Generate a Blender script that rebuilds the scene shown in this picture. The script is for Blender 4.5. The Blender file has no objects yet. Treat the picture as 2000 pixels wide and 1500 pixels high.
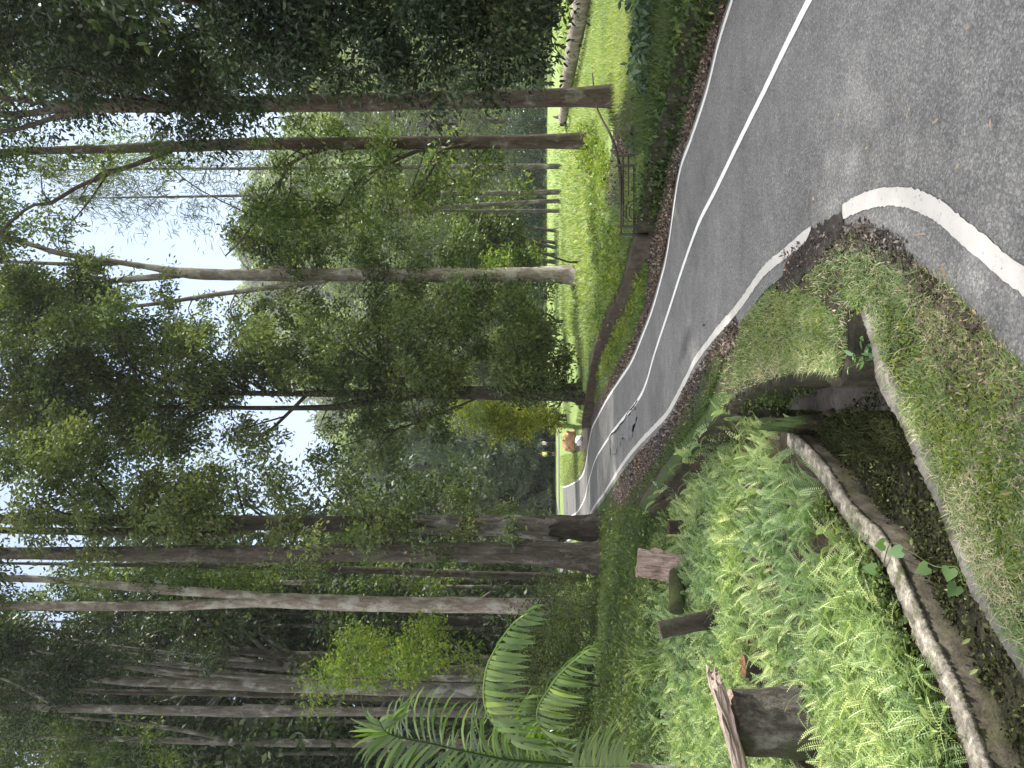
import bpy, math, random
import numpy as np
from mathutils import Vector, Matrix
rng = np.random.default_rng(7)
random.seed(7)
SC = bpy.context.scene
COL = SC.collection

# ------------------------------------------------------------------ camera, sky, sun, exposure
F, EYE = 1500.0, 1.6                      # focal length in photo pixels, eye height
PITCH = math.atan(56 / 1500)
FW = np.array([0, math.cos(PITCH), math.sin(PITCH)])
UP = np.array([0, -math.sin(PITCH), math.cos(PITCH)])
RT = np.array([1.0, 0, 0])
EYEP = np.array([0, 0, EYE])
cam = bpy.data.cameras.new("camera")
cam.lens, cam.sensor_width, cam.clip_end, cam.clip_start = 27.0, 36.0, 6000, 0.05
camo = bpy.data.objects.new("camera", cam)
COL.objects.link(camo)
mx = Matrix.Identity(4)                    # phone held upright, picture stored on its side
for i in range(3):
    mx[i][0], mx[i][1], mx[i][2], mx[i][3] = -UP[i], RT[i], -FW[i], EYEP[i]
camo.matrix_world = mx
SC.camera = camo

SUN_AZ, SUN_EL = math.radians(62), math.radians(54)
SDIR = np.array([math.sin(SUN_AZ) * math.cos(SUN_EL), math.cos(SUN_AZ) * math.cos(SUN_EL), math.sin(SUN_EL)])
w = bpy.data.worlds.new("World")
SC.world = w
w.use_nodes = True
nt = w.node_tree
nt.nodes.clear()
def nn(nt, t, **kw):
    n = nt.nodes.new(t)
    for k, v in kw.items():
        setattr(n, k, v)
    return n
L = nt.links.new
sky = nn(nt, "ShaderNodeTexSky", sky_type='NISHITA', sun_disc=False, sun_elevation=SUN_EL, sun_rotation=SUN_AZ)
tc = nn(nt, "ShaderNodeTexCoord")
mp = nn(nt, "ShaderNodeMapping")
mp.inputs['Scale'].default_value = (1, 1, 2.2)
no = nn(nt, "ShaderNodeTexNoise")
no.inputs['Scale'].default_value = 2.3
no.inputs['Detail'].default_value = 8
no.inputs['Roughness'].default_value = 0.55
rp = nn(nt, "ShaderNodeValToRGB")
rp.color_ramp.elements[0].position, rp.color_ramp.elements[1].position = 0.34, 0.56
mix = nn(nt, "ShaderNodeMix", data_type='RGBA')
bg = nn(nt, "ShaderNodeBackground")
bg.inputs['Strength'].default_value = 0.14
wo = nn(nt, "ShaderNodeOutputWorld")
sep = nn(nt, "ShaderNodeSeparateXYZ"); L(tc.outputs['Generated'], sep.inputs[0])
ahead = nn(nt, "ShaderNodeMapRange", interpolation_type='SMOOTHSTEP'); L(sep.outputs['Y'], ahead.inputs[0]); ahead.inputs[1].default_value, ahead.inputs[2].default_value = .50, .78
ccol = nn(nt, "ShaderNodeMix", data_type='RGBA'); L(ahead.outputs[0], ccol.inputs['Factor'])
ccol.inputs['A'].default_value = (10.2, 10.0, 9.8, 1); ccol.inputs['B'].default_value = (2.3, 2.7, 3.25, 1)  # clouds out of view made brighter than those ahead, added as fill light
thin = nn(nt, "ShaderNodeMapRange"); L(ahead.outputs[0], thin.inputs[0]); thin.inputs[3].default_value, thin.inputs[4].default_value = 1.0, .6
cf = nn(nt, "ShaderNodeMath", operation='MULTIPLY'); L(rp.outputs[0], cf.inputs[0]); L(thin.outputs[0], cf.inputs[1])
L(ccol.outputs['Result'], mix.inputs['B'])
L(tc.outputs['Generated'], mp.inputs[0]); L(mp.outputs[0], no.inputs['Vector']); L(no.outputs['Fac'], rp.inputs[0])
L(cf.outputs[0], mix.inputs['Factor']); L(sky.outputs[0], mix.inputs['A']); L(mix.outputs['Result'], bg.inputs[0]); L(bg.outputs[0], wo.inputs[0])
sl = bpy.data.lights.new("sun", 'SUN')
sl.energy, sl.angle, sl.color = 5.0, math.radians(.8), (1, 0.96, 0.88)
so = bpy.data.objects.new("sun", sl)
so.rotation_mode = 'QUATERNION'
so.rotation_quaternion = Vector(SDIR).to_track_quat('Z', 'Y')
COL.objects.link(so)
vs = SC.view_settings
vs.view_transform, vs.look, vs.gamma, vs.use_curve_mapping = 'Standard', 'None', 1, False
vs.exposure = 1.1
SC.cycles.max_bounces, SC.cycles.diffuse_bounces, SC.cycles.transmission_bounces = 6, 4, 4
SC.cycles.use_denoising, SC.cycles.denoising_prefilter = True, 'NONE'

# ------------------------------------------------------------------ pixels of the photograph -> places
def ray(ix, iy):
    ix, iy = np.asarray(ix, float), np.asarray(iy, float)
    return -((ix - 1000) / F)[..., None] * UP + ((750 - iy) / F)[..., None] * RT + FW
def G(p, z=0.0):                           # the spot at height z seen at pixel p
    p = np.atleast_2d(np.asarray(p, float))
    d = ray(p[:, 0], p[:, 1])
    t = (z - EYE) / d[:, 2]
    return EYEP + d * t[:, None]
def D(p, dist):                            # the spot at distance dist seen at pixel p
    p = np.atleast_2d(np.asarray(p, float))
    d = ray(p[:, 0], p[:, 1])
    return EYEP + d * (np.asarray(dist, float) / d[:, 1])[..., None]

# ------------------------------------------------------------------ mesh helpers
def tagit(o, label=None, cat=None, group=None, kind=None):
    if label: o["label"] = label
    if cat: o["category"] = cat
    if group: o["group"] = group
    if kind: o["kind"] = kind
    return o
def empty(name, loc, label=None, cat=None, group=None):
    o = bpy.data.objects.new(name, None)
    o.empty_display_size = 0.1
    o.location = loc
    COL.objects.link(o)
    return tagit(o, label, cat, group)
def mesh(name, V, faces, mat, parent=None, rnd=None, smooth=False, extra=None):
    """faces: list of (n,k) int arrays; parent: an Empty whose location is taken off V"""
    V = np.asarray(V, float)
    if parent is not None:
        V = V - np.array(parent.location)
        q = parent.parent
        while q is not None:
            V = V - np.array(q.location); q = q.parent
    faces = [np.asarray(f, np.int64) for f in faces if len(f)]
    me = bpy.data.meshes.new(name)
    me.vertices.add(len(V))
    me.vertices.foreach_set("co", V.astype(np.float32).ravel())
    tot = np.concatenate([np.full(len(f), f.shape[1]) for f in faces])
    idx = np.concatenate([f.ravel() for f in faces])
    me.loops.add(len(idx))
    me.loops.foreach_set("vertex_index", idx.astype(np.int32))
    me.polygons.add(len(tot))
    st = np.concatenate([[0], np.cumsum(tot)[:-1]])
    me.polygons.foreach_set("loop_start", st.astype(np.int32))
    me.polygons.foreach_set("loop_total", tot.astype(np.int32))
    if smooth:
        me.polygons.foreach_set("use_smooth", np.ones(len(tot), bool))
    if rnd is not None:
        a = me.attributes.new("rnd", 'FLOAT', 'POINT')
        a.data.foreach_set("value", np.asarray(rnd, np.float32))
    for k, v in (extra or {}).items():
        a = me.attributes.new(k, 'FLOAT', 'POINT')
        a.data.foreach_set("value", np.asarray(v, np.float32))
    me.materials.append(mat)
    me.update(calc_edges=True)
    me.validate()
    o = bpy.data.objects.new(name, me)
    COL.objects.link(o)
    if parent is not None: o.parent = parent
    return o
class MB:
    """collects geometry for ONE mesh"""
    def __init__(s): s.v, s.f, s.r, s.n = [], {}, [], 0
    def add(s, V, faces, rnd=None):
        V = np.asarray(V, float)
        for f in faces:
            f = np.asarray(f, np.int64)
            if len(f): s.f.setdefault(f.shape[1], []).append(f + s.n)
        s.v.append(V); s.n += len(V)
        s.r.append(np.full(len(V), random.random()) if rnd is None else np.broadcast_to(np.asarray(rnd, float), (len(V),)))
        return s
    def build(s, name, mat, parent=None, smooth=False):
        return mesh(name, np.concatenate(s.v), [np.concatenate(f) for f in s.f.values()], mat, parent, np.concatenate(s.r), smooth)
def spline(P, n):
    """Catmull-Rom through rows of P"""
    P = np.asarray(P, float)
    if len(P) == 2: 
        t = np.linspace(0, 1, n)[:, None]; return P[0] * (1 - t) + P[1] * t
    Q = np.vstack([2 * P[0] - P[1], P, 2 * P[-1] - P[-2]])
    u = np.linspace(0, len(P) - 1 - 1e-6, n)
    i = u.astype(int); t = (u - i)[:, None]
    a, b, c, d = Q[i], Q[i + 1], Q[i + 2], Q[i + 3]
    return 0.5 * (2 * b + (c - a) * t + (2 * a - 5 * b + 4 * c - d) * t**2 + (3 * b - a - 3 * c + d) * t**3)
def unit(a):
    return a / np.maximum(np.linalg.norm(a, axis=-1, keepdims=True), 1e-9)
def tube(P, R, sides=8, rough=0.0, cap=True):
    P = np.asarray(P, float); R = np.broadcast_to(np.asarray(R, float), (len(P),))
    T = unit(np.gradient(P, axis=0))
    up = np.array([0.31, 0.95, 0.05]) if abs(T[0] @ np.array([0, 0, 1])) > .8 else np.array([0, 0, 1.0])
    N = unit(np.cross(T, np.broadcast_to(up, T.shape))); B = np.cross(T, N)
    a = np.linspace(0, 2 * np.pi, sides, endpoint=False)
    k = 1 + rough * rng.normal(size=(len(P), sides)) if rough else np.ones((len(P), sides))
    V = P[:, None] + (N[:, None] * np.cos(a)[None, :, None] + B[:, None] * np.sin(a)[None, :, None]) * (R[:, None] * k)[..., None]
    n = len(P)
    i = np.arange(n - 1)[:, None] * sides; j = np.arange(sides)[None]; j2 = (j + 1) % sides
    Fq = np.stack([i + j, i + j2, i + sides + j2, i + sides + j], -1).reshape(-1, 4)
    V = V.reshape(-1, 3); fs = [Fq]
    if cap:
        V = np.vstack([V, P[0], P[-1]]); m = n * sides
        jj, kk = np.arange(sides), (np.arange(sides) + 1) % sides
        fs.append(np.vstack([np.stack([kk, jj, np.full(sides, m)], 1), np.stack([m - sides + jj, m - sides + kk, np.full(sides, m + 1)], 1)]))
    return V, fs
def box(c, s, M=None):
    v = np.array([[x, y, z] for x in (-.5, .5) for y in (-.5, .5) for z in (-.5, .5)]) * np.asarray(s)
    if M is not None: v = v @ np.asarray(M).T
    return v + np.asarray(c), [np.array([[0, 1, 3, 2], [4, 6, 7, 5], [0, 4, 5, 1], [2, 3, 7, 6], [0, 2, 6, 4], [1, 5, 7, 3]])]
def place(proto, faces, pos, X, Y, Z, scale):
    """many copies of a small shape as arrays: columns X,Y,Z of each copy's frame"""
    pv = np.asarray(proto, float)
    scale = np.asarray(scale, float)
    if scale.ndim == 1: scale = scale[:, None].repeat(3, 1)
    V = (pos[:, None] + pv[None, :, 0:1] * (X * scale[:, 0:1])[:, None] + pv[None, :, 1:2] * (Y * scale[:, 1:2])[:, None] + pv[None, :, 2:3] * (Z * scale[:, 2:3])[:, None])
    n, k = len(pos), len(pv)
    off = (np.arange(n) * k)[:, None, None]
    return V.reshape(-1, 3), [(np.asarray(f)[None] + off).reshape(-1, np.asarray(f).shape[1]) for f in faces]
# leaf: along +Y, a folded pointed oval of two quads
LEAF = np.array([[0, 0, 0], [-.20, .30, .05], [-.17, .68, .03], [0, 1, -.06], [.17, .68, .03], [.20, .30, .05]])
LEAF_F = [np.array([[0, 3, 2, 1], [0, 5, 4, 3]])]
LEAF1 = np.array([[0, 0, 0], [-.24, .45, .04], [0, 1, -.04], [.24, .45, .04]])
LEAF1_F = [np.array([[0, 3, 2, 1]])]
def frames(dirs, n):
    Y = unit(dirs)
    nrm = rng.normal(size=(n, 3)); nrm[:, 2] += 1.1
    X = unit(np.cross(Y, nrm)); Z = np.cross(X, Y)
    return X, Y, Z
def leaves(mb, pos, size, droop=.5, out=None, simple=False, rbase=None):
    n = len(pos)
    d = rng.normal(size=(n, 3)); d[:, 2] = d[:, 2] * .6 - droop
    if out is not None: d += out * .7
    X, Y, Z = frames(d, n)
    s = size * rng.uniform(.65, 1.25, n)
    V, Fs = place(LEAF1 if simple else LEAF, LEAF1_F if simple else LEAF_F, pos, X, Y, Z, s)
    r = rng.random(n) if rbase is None else np.clip(rbase + rng.normal(size=n) * .24, 0, 1)
    mb.add(V, Fs, np.repeat(r, 4 if simple else 6))
def inpoly(x, y, P):
    P = np.asarray(P)[:, :2]; r = np.zeros(np.shape(x), bool)
    for (x1, y1), (x2, y2) in zip(P, np.roll(P, -1, 0)):
        c = (y1 > y) != (y2 > y)
        r ^= c & (x < (x2 - x1) * (y - y1) / (y2 - y1 + 1e-12) + x1)
    return r
def distline(x, y, P):
    P = np.asarray(P)[:, :2]; best = np.full(np.shape(x), 1e9)
    for a, b in zip(P[:-1], P[1:]):
        ab = b - a; t = np.clip(((x - a[0]) * ab[0] + (y - a[1]) * ab[1]) / max(ab @ ab, 1e-9), 0, 1)
        best = np.minimum(best, np.hypot(x - a[0] - t * ab[0], y - a[1] - t * ab[1]))
    return best
def sample(P, n):
    """random ground points inside polygon P"""
    P = np.asarray(P)[:, :2]; lo, hi = P.min(0), P.max(0); out = []
    got = 0
    while got < n:
        q = lo + rng.random((n * 2 + 50, 2)) * (hi - lo)
        q = q[inpoly(q[:, 0], q[:, 1], P)]; out.append(q); got += len(q)
    return np.concatenate(out)[:n]
def sample_px(P, n):
    """points spread evenly over a polygon given in photo pixels (denser near the eye)"""
    return sample(P, n)
def area(P):
    P = np.asarray(P)[:, :2]; x, y = P[:, 0], P[:, 1]
    return abs((x * np.roll(y, -1) - np.roll(x, -1) * y).sum()) / 2

# ------------------------------------------------------------------ materials
def mat(name, rough=.8, spec=.3):
    m = bpy.data.materials.new(name); m.use_nodes = True
    b = m.node_tree.nodes['Principled BSDF']
    b.inputs['Roughness'].default_value = rough
    b.inputs['Specular IOR Level'].default_value = spec
    return m, m.node_tree, b
def ramp(nt, stops):
    r = nn(nt, "ShaderNodeValToRGB"); e = r.color_ramp.elements
    while len(e) < len(stops): e.new(.5)
    for x, (p, c) in zip(e, stops): x.position = p; x.color = (*c, 1)
    return r
def noise(nt, scale, vec=None, detail=6, rough=.6, dist=0):
    n = nn(nt, "ShaderNodeTexNoise"); n.inputs['Scale'].default_value = scale
    n.inputs['Detail'].default_value = detail; n.inputs['Roughness'].default_value = rough; n.inputs['Distortion'].default_value = dist
    if vec is not None: nt.links.new(vec, n.inputs['Vector'])
    return n
def posn(nt, s=(1, 1, 1)):
    g = nn(nt, "ShaderNodeNewGeometry"); m = nn(nt, "ShaderNodeMapping"); m.inputs['Scale'].default_value = s
    nt.links.new(g.outputs['Position'], m.inputs[0]); return m.outputs[0]
def mixc(nt, fac, a, b, mode='MIX'):
    m = nn(nt, "ShaderNodeMix", data_type='RGBA', blend_type=mode)
    for v, k in ((fac, 'Factor'), (a, 'A'), (b, 'B')):
        if isinstance(v, (int, float)): m.inputs[k].default_value = v
        elif isinstance(v, tuple): m.inputs[k].default_value = (*v, 1)
        else: nt.links.new(v, m.inputs[k])
    return m.outputs['Result']
def mapr(nt, v, a, b, c=0, d=1):
    m = nn(nt, "ShaderNodeMapRange")
    nt.links.new(v, m.inputs[0])
    for i, x in zip((1, 2, 3, 4), (a, b, c, d)): m.inputs[i].default_value = x
    return m.outputs[0]
def bump(nt, b, h, strength=.4, dist=.02):
    u = nn(nt, "ShaderNodeBump"); u.inputs['Strength'].default_value = strength; u.inputs['Distance'].default_value = dist
    nt.links.new(h, u.inputs['Height']); nt.links.new(u.outputs[0], b.inputs['Normal'])
def leafmat(name, stops, trans=.35, rough=.45, spec=.4, tint=(1.3, 1.4, .65)):
    m, nt, b = mat(name, rough, spec)
    a = nn(nt, "ShaderNodeAttribute", attribute_name="rnd")
    c = ramp(nt, stops); nt.links.new(a.outputs['Fac'], c.inputs[0])
    big = noise(nt, .55, posn(nt), 3)
    col = mixc(nt, 1.0, c.outputs[0], mixc(nt, mapr(nt, big.outputs['Fac'], .35, .65), (.78, .86, .9), (1.22, 1.14, .95)), 'MULTIPLY')
    nt.links.new(col, b.inputs['Base Color'])
    t = nn(nt, "ShaderNodeBsdfTranslucent")
    nt.links.new(mixc(nt, 1.0, col, tint, 'MULTIPLY'), t.inputs['Color'])
    x = nn(nt, "ShaderNodeMixShader"); x.inputs[0].default_value = trans
    nt.links.new(b.outputs[0], x.inputs[1]); nt.links.new(t.outputs[0], x.inputs[2])
    nt.links.new(x.outputs[0], nt.nodes['Material Output'].inputs['Surface'])
    return m
M = {}
M['leaf'] = leafmat('leaf_green', [(0, (.035, .058, .024)), (.45, (.075, .11, .036)), (.8, (.125, .17, .055)), (1, (.20, .235, .085))], .42, .5, .28)
M['leaf_dark'] = leafmat('leaf_dark_green', [(0, (.016, .028, .016)), (.55, (.034, .052, .028)), (1, (.07, .095, .045))], .28, .48, .32)
M['leaf_grey'] = leafmat('leaf_grey_green', [(0, (.036, .054, .024)), (.5, (.085, .115, .047)), (1, (.17, .20, .09))], .40, .5, .28)
M['leaf_far'] = leafmat('leaf_far', [(0, (.045, .068, .032)), (.5, (.11, .15, .07)), (1, (.22, .26, .13))], .45, .5, .4)
M['leaf_lime'] = leafmat('leaf_lime', [(0, (.055, .10, .020)), (.5, (.115, .175, .030)), (1, (.22, .26, .05))], .42)
M['leaf_yellow'] = leafmat('leaf_yellow', [(0, (.09, .115, .02)), (.5, (.26, .29, .05)), (1, (.46, .46, .09))], .45)
M['needle'] = leafmat('needle_green', [(0, (.035, .055, .030)), (.5, (.065, .09, .045)), (1, (.10, .125, .06))], .3)
M['cedar'] = leafmat('cedar_green', [(0, (.045, .072, .050)), (.5, (.095, .130, .085)), (1, (.17, .21, .13))], .32, .6, .25, (1.2, 1.35, .85))
M['needle_olive'] = leafmat('needle_olive', [(0, (.035, .06, .015)), (.5, (.075, .11, .022)), (1, (.12, .15, .03))], .25)
M['fern'] = leafmat('fern_green', [(0, (.06, .105, .048)), (.30, (.165, .245, .098)), (.72, (.345, .435, .195)), (1, (.50, .54, .25))], .22, .42, .5, (1.15, 1.4, .8))
M['moss'] = leafmat('moss_bits', [(0, (.008, .010, .004)), (.6, (.028, .032, .012)), (.92, (.06, .065, .026)), (1, (.14, .17, .07))], .1, .9, .08)
M['palm'] = leafmat('palm_green', [(0, (.035, .075, .010)), (.6, (.075, .135, .018)), (1, (.17, .24, .045))], .42, .3, .6)
M['vine'] = leafmat('vine_leaf', [(0, (.11, .20, .085)), (1, (.20, .32, .15))], .3, .5)
M['shrub_blue'] = leafmat('shrub_blue_green', [(0, (.018, .040, .022)), (.5, (.035, .07, .042)), (1, (.085, .14, .09))], .25)
M['grass'] = leafmat('grass_blade', [(0, (.055, .10, .02)), (.5, (.10, .17, .035)), (.8, (.15, .22, .06)), (1, (.30, .29, .14))], .35, .6)
M['grass_dry'] = leafmat('grass_mixed', [(0, (.07, .11, .035)), (.4, (.12, .19, .06)), (.66, (.21, .27, .105)), (.84, (.40, .37, .24)), (1, (.58, .51, .38))], .3, .6)
M['grass_lime'] = leafmat('grass_lime', [(0, (.13, .19, .055)), (.5, (.215, .28, .095)), (.85, (.30, .345, .14)), (1, (.42, .41, .22))], .34, .6)
M['litter'] = leafmat('dead_leaf', [(0, (.040, .031, .028)), (.5, (.085, .066, .060)), (.85, (.16, .13, .115)), (1, (.36, .30, .25))], .1, .7, .2, (1, .9, .8))
M['straw'] = leafmat('dead_pale_leaf', [(0, (.30, .22, .14)), (1, (.55, .43, .33))], .15, .7, .2, (1, .9, .7))

def barkmat(name, dark, mid, pale, lichen=.3, lichc=(.30, .30, .26), moss=0.0, scale=1.0):
    m, nt, b = mat(name, .9, .2)
    p = posn(nt, (1, 1, .22)); n1 = noise(nt, 9 * scale, p, 8, .7, .4)
    p2 = posn(nt, (1, 1, .6)); n2 = noise(nt, 3.2 * scale, p2, 6, .62)
    n3 = noise(nt, 26 * scale, posn(nt, (1, 1, .5)), 5, .7)
    c = ramp(nt, [(.30, dark), (.52, mid), (.75, pale)]); nt.links.new(n1.outputs['Fac'], c.inputs[0])
    col = mixc(nt, mapr(nt, n2.outputs['Fac'], .62 - .25 * lichen, .72 - .2 * lichen, 0, .85), c.outputs[0], lichc)
    col = mixc(nt, mapr(nt, n3.outputs['Fac'], .52, .72, 0, .55), col, tuple(x * .4 for x in dark))
    if moss:
        n4 = noise(nt, 1.6, posn(nt), 4)
        col = mixc(nt, mapr(nt, n4.outputs['Fac'], .62 - .2 * moss, .72 - .1 * moss, 0, .8), col, (.05, .065, .022))
    nt.links.new(col, b.inputs['Base Color'])
    mm = nn(nt, "ShaderNodeMath", operation='ADD'); nt.links.new(n1.outputs['Fac'], mm.inputs[0]); nt.links.new(n3.outputs['Fac'], mm.inputs[1])
    bump(nt, b, mm.outputs[0], .9, .035)
    return m
M['bark'] = barkmat('bark_brown', (.023, .020, .016), (.066, .055, .045), (.145, .125, .105), .25, (.17, .165, .14), .12)
M['bark_dark'] = barkmat('bark_dark', (.018, .015, .012), (.045, .037, .030), (.10, .085, .07), .15, (.12, .12, .09), .35)
M['bark_pale'] = barkmat('bark_pale', (.11, .085, .07), (.25, .205, .175), (.42, .37, .33), .55, (.44, .42, .38))
M['bark_grey'] = barkmat('bark_grey', (.04, .036, .03), (.11, .098, .085), (.23, .21, .185), .4, (.27, .27, .24), .15)
M['bark_red'] = barkmat('bark_red', (.025, .019, .015), (.072, .053, .041), (.14, .112, .09), .2, (.19, .18, .15), .1)
M['bark_mossy'] = barkmat('bark_mossy', (.018, .017, .010), (.045, .042, .022), (.09, .085, .05), .1, (.10, .11, .05), .9)
M['bark_stump'] = barkmat('bark_stump', (.018, .016, .013), (.07, .062, .052), (.19, .175, .15), .3, (.22, .21, .18), .25, 1.6)
M['twig'] = barkmat('twig_bark', (.02, .016, .012), (.05, .04, .032), (.11, .09, .075), .2, (.15, .15, .12), .1)

def asphalt():
    m, nt, b = mat('asphalt', .85, .35)
    p = posn(nt)
    v = nn(nt, "ShaderNodeTexVoronoi"); v.inputs['Scale'].default_value = 95; nt.links.new(p, v.inputs['Vector'])
    n1 = noise(nt, 140, p, 3, .7); n2 = noise(nt, .8, p, 6, .6); n3 = noise(nt, 5, p, 5)
    base = ramp(nt, [(.30, (.104, .102, .099)), (.7, (.172, .169, .165))]); nt.links.new(n2.outputs['Fac'], base.inputs[0])
    sp = ramp(nt, [(0, (.62, .62, .62)), (.55, (1, 1, 1)), (.95, (1.75, 1.75, 1.72))]); nt.links.new(v.outputs['Color'], sp.inputs[0])
    col = mixc(nt, .85, base.outputs[0], sp.outputs[0], 'MULTIPLY')
    g = ramp(nt, [(.38, (.55, .55, .55)), (.62, (1.25, 1.25, 1.25))]); nt.links.new(n1.outputs['Fac'], g.inputs[0])
    col = mixc(nt, .8, col, g.outputs[0], 'MULTIPLY')
    g3 = ramp(nt, [(.35, (.86, .86, .87)), (.65, (1.1, 1.1, 1.1))]); nt.links.new(n3.outputs['Fac'], g3.inputs[0])
    col = mixc(nt, .8, col, g3.outputs[0], 'MULTIPLY')
    # oily wet stain on the lane
    sx, sy = G((1340, 672))[0][:2]
    gp = nn(nt, "ShaderNodeNewGeometry"); mpn = nn(nt, "ShaderNodeMapping", vector_type='TEXTURE')
    mpn.inputs['Location'].default_value = (sx, sy, 0); mpn.inputs['Rotation'].default_value = (0, 0, math.radians(18)); mpn.inputs['Scale'].default_value = (.17, .55, 5)
    nt.links.new(gp.outputs['Position'], mpn.inputs[0])
    ln = nn(nt, "ShaderNodeVectorMath", operation='LENGTH'); nt.links.new(mpn.outputs[0], ln.inputs[0])
    ad = nn(nt, "ShaderNodeMath", operation='ADD'); nt.links.new(ln.outputs['Value'], ad.inputs[0])
    n5 = noise(nt, 6, p, 6); mu = nn(nt, "ShaderNodeMath", operation='MULTIPLY'); nt.links.new(n5.outputs['Fac'], mu.inputs[0]); mu.inputs[1].default_value = 1.3
    nt.links.new(mu.outputs[0], ad.inputs[1])
    col = mixc(nt, mapr(nt, ad.outputs[0], .9, 1.6, .6, 0), col, (.028, .028, .03))
    nt.links.new(col, b.inputs['Base Color'])
    bump(nt, b, v.outputs['Distance'], .5, .006)
    return m
M['asphalt'] = asphalt()
def paint():
    m, nt, b = mat('road_paint', .7, .3)
    p = posn(nt); n1 = noise(nt, 42, p, 10, .8); n2 = noise(nt, 4, p, 5)
    col = mixc(nt, mapr(nt, n1.outputs['Fac'], .565, .66), mixc(nt, n2.outputs['Fac'], (.34, .325, .30), (.52, .50, .47)), (.13, .13, .125))
    nt.links.new(col, b.inputs['Base Color']); return m
M['paint'] = paint()
def bright(m):
    m = m.copy(); m.name = 'road_paint_fresh'
    for n in m.node_tree.nodes:
        if n.type == 'MIX' and abs(n.inputs['A'].default_value[0] - .34) < .01: n.inputs['A'].default_value = (.56, .55, .53, 1); n.inputs['B'].default_value = (.74, .73, .71, 1)
    return m
M['paint_fresh'] = bright(M['paint'])
def groundmat():
    m, nt, b = mat('ground', .95, .15)
    def at(n): 
        a = nn(nt, "ShaderNodeAttribute", attribute_name=n); return a.outputs['Fac']
    p = posn(nt); n1 = noise(nt, 2.2, p, 8, .65); n2 = noise(nt, 22, p, 6, .7); n3 = noise(nt, 70, p, 4, .7)
    soil = ramp(nt, [(.3, (.020, .016, .012)), (.7, (.060, .048, .034))]); nt.links.new(n2.outputs['Fac'], soil.inputs[0])
    lit = ramp(nt, [(.35, (.028, .022, .020)), (.52, (.07, .056, .050)), (.68, (.15, .125, .11))]); nt.links.new(n3.outputs['Fac'], lit.inputs[0])
    lawn = ramp(nt, [(.3, (.12, .185, .05)), (.55, (.19, .255, .085)), (.75, (.27, .31, .13))]); nt.links.new(n1.outputs['Fac'], lawn.inputs[0])
    dk = ramp(nt, [(.3, (.025, .045, .014)), (.7, (.06, .09, .03))]); nt.links.new(n2.outputs['Fac'], dk.inputs[0])
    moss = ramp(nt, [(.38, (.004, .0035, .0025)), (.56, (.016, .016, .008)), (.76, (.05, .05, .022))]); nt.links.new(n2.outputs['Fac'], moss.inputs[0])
    def edge(n):
        a = nn(nt, "ShaderNodeMath", operation='ADD'); nt.links.new(at(n), a.inputs[0]); nt.links.new(mapr(nt, n2.outputs['Fac'], .2, .8, -.3, .3), a.inputs[1])
        return mapr(nt, a.outputs[0], .4, .6)
    col = mixc(nt, edge('dgrass'), soil.outputs[0], dk.outputs[0])
    col = mixc(nt, edge('lawn'), col, lawn.outputs[0])
    col = mixc(nt, edge('litter'), col, lit.outputs[0])
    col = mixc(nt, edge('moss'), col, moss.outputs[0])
    nt.links.new(col, b.inputs['Base Color']); bump(nt, b, n2.outputs['Fac'], .6, .03)
    return m
M['ground'] = groundmat()
def stone(name, c1, c2, c3, mosscol=(.05, .055, .02), mossamt=.5, scale=6, drips=False):
    m, nt, b = mat(name, .9, .2)
    n1 = noise(nt, scale, posn(nt), 8, .7); n2 = noise(nt, scale * .45, posn(nt), 6, .65); n3 = noise(nt, scale * 7, posn(nt), 4, .7)
    c = ramp(nt, [(.3, c1), (.5, c2), (.7, c3)]); nt.links.new(n1.outputs['Fac'], c.inputs[0])
    col = mixc(nt, mapr(nt, n2.outputs['Fac'], .68 - .3 * mossamt, .76 - .25 * mossamt, 0, .9), c.outputs[0], mosscol)
    col = mixc(nt, mapr(nt, n3.outputs['Fac'], .55, .7, 0, .6), col, tuple(x * .35 for x in c1))
    nt.links.new(col, b.inputs['Base Color']); bump(nt, b, n1.outputs['Fac'], .8, .03); return m
M['concrete'] = stone('old_concrete', (.06, .055, .048), (.15, .138, .122), (.26, .24, .215), (.06, .062, .028), .5)
M['wall_stone'] = stone('pale_wall_top', (.045, .040, .032), (.19, .172, .142), (.44, .405, .34), (.060, .064, .028), .55, 15)  # top paler than the face, sunlight partly put into its colour
M['wall_mossy'] = stone('mossy_wall', (.014, .012, .008), (.04, .035, .024), (.085, .075, .055), (.04, .045, .016), .6, 8)
M['wall_deep'] = stone('wall_in_shade', (.006, .005, .0035), (.016, .014, .009), (.05, .045, .03), (.022, .026, .009), .6, 8)  # near-black colour stands for the shade inside culvert and near drain
M['wall_face'] = stone('shaded_wall_face', (.018, .016, .011), (.058, .051, .037), (.11, .098, .075), (.06, .06, .025), .5, 10)  # face darker than the top, its shade put into the colour
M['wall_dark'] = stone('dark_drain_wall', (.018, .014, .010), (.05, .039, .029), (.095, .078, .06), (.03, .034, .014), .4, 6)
M['wet_floor'] = stone('wet_concrete', (.025, .022, .02), (.06, .054, .05), (.11, .10, .095), (.09, .065, .045), .4, 3)
M['soil_red'] = stone('orange_soil', (.50, .27, .14), (.66, .40, .24), (.75, .55, .38), (.20, .24, .08), .34, 3)
M['rot_core'] = stone('orange_rot', (.03, .018, .01), (.11, .06, .03), (.24, .13, .06), (.02, .015, .01), .4, 14)
M['white_stone'] = stone('white_stone', (.6, .6, .66), (.72, .72, .78), (.8, .8, .84), (.5, .5, .55), .1, 4)
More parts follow.
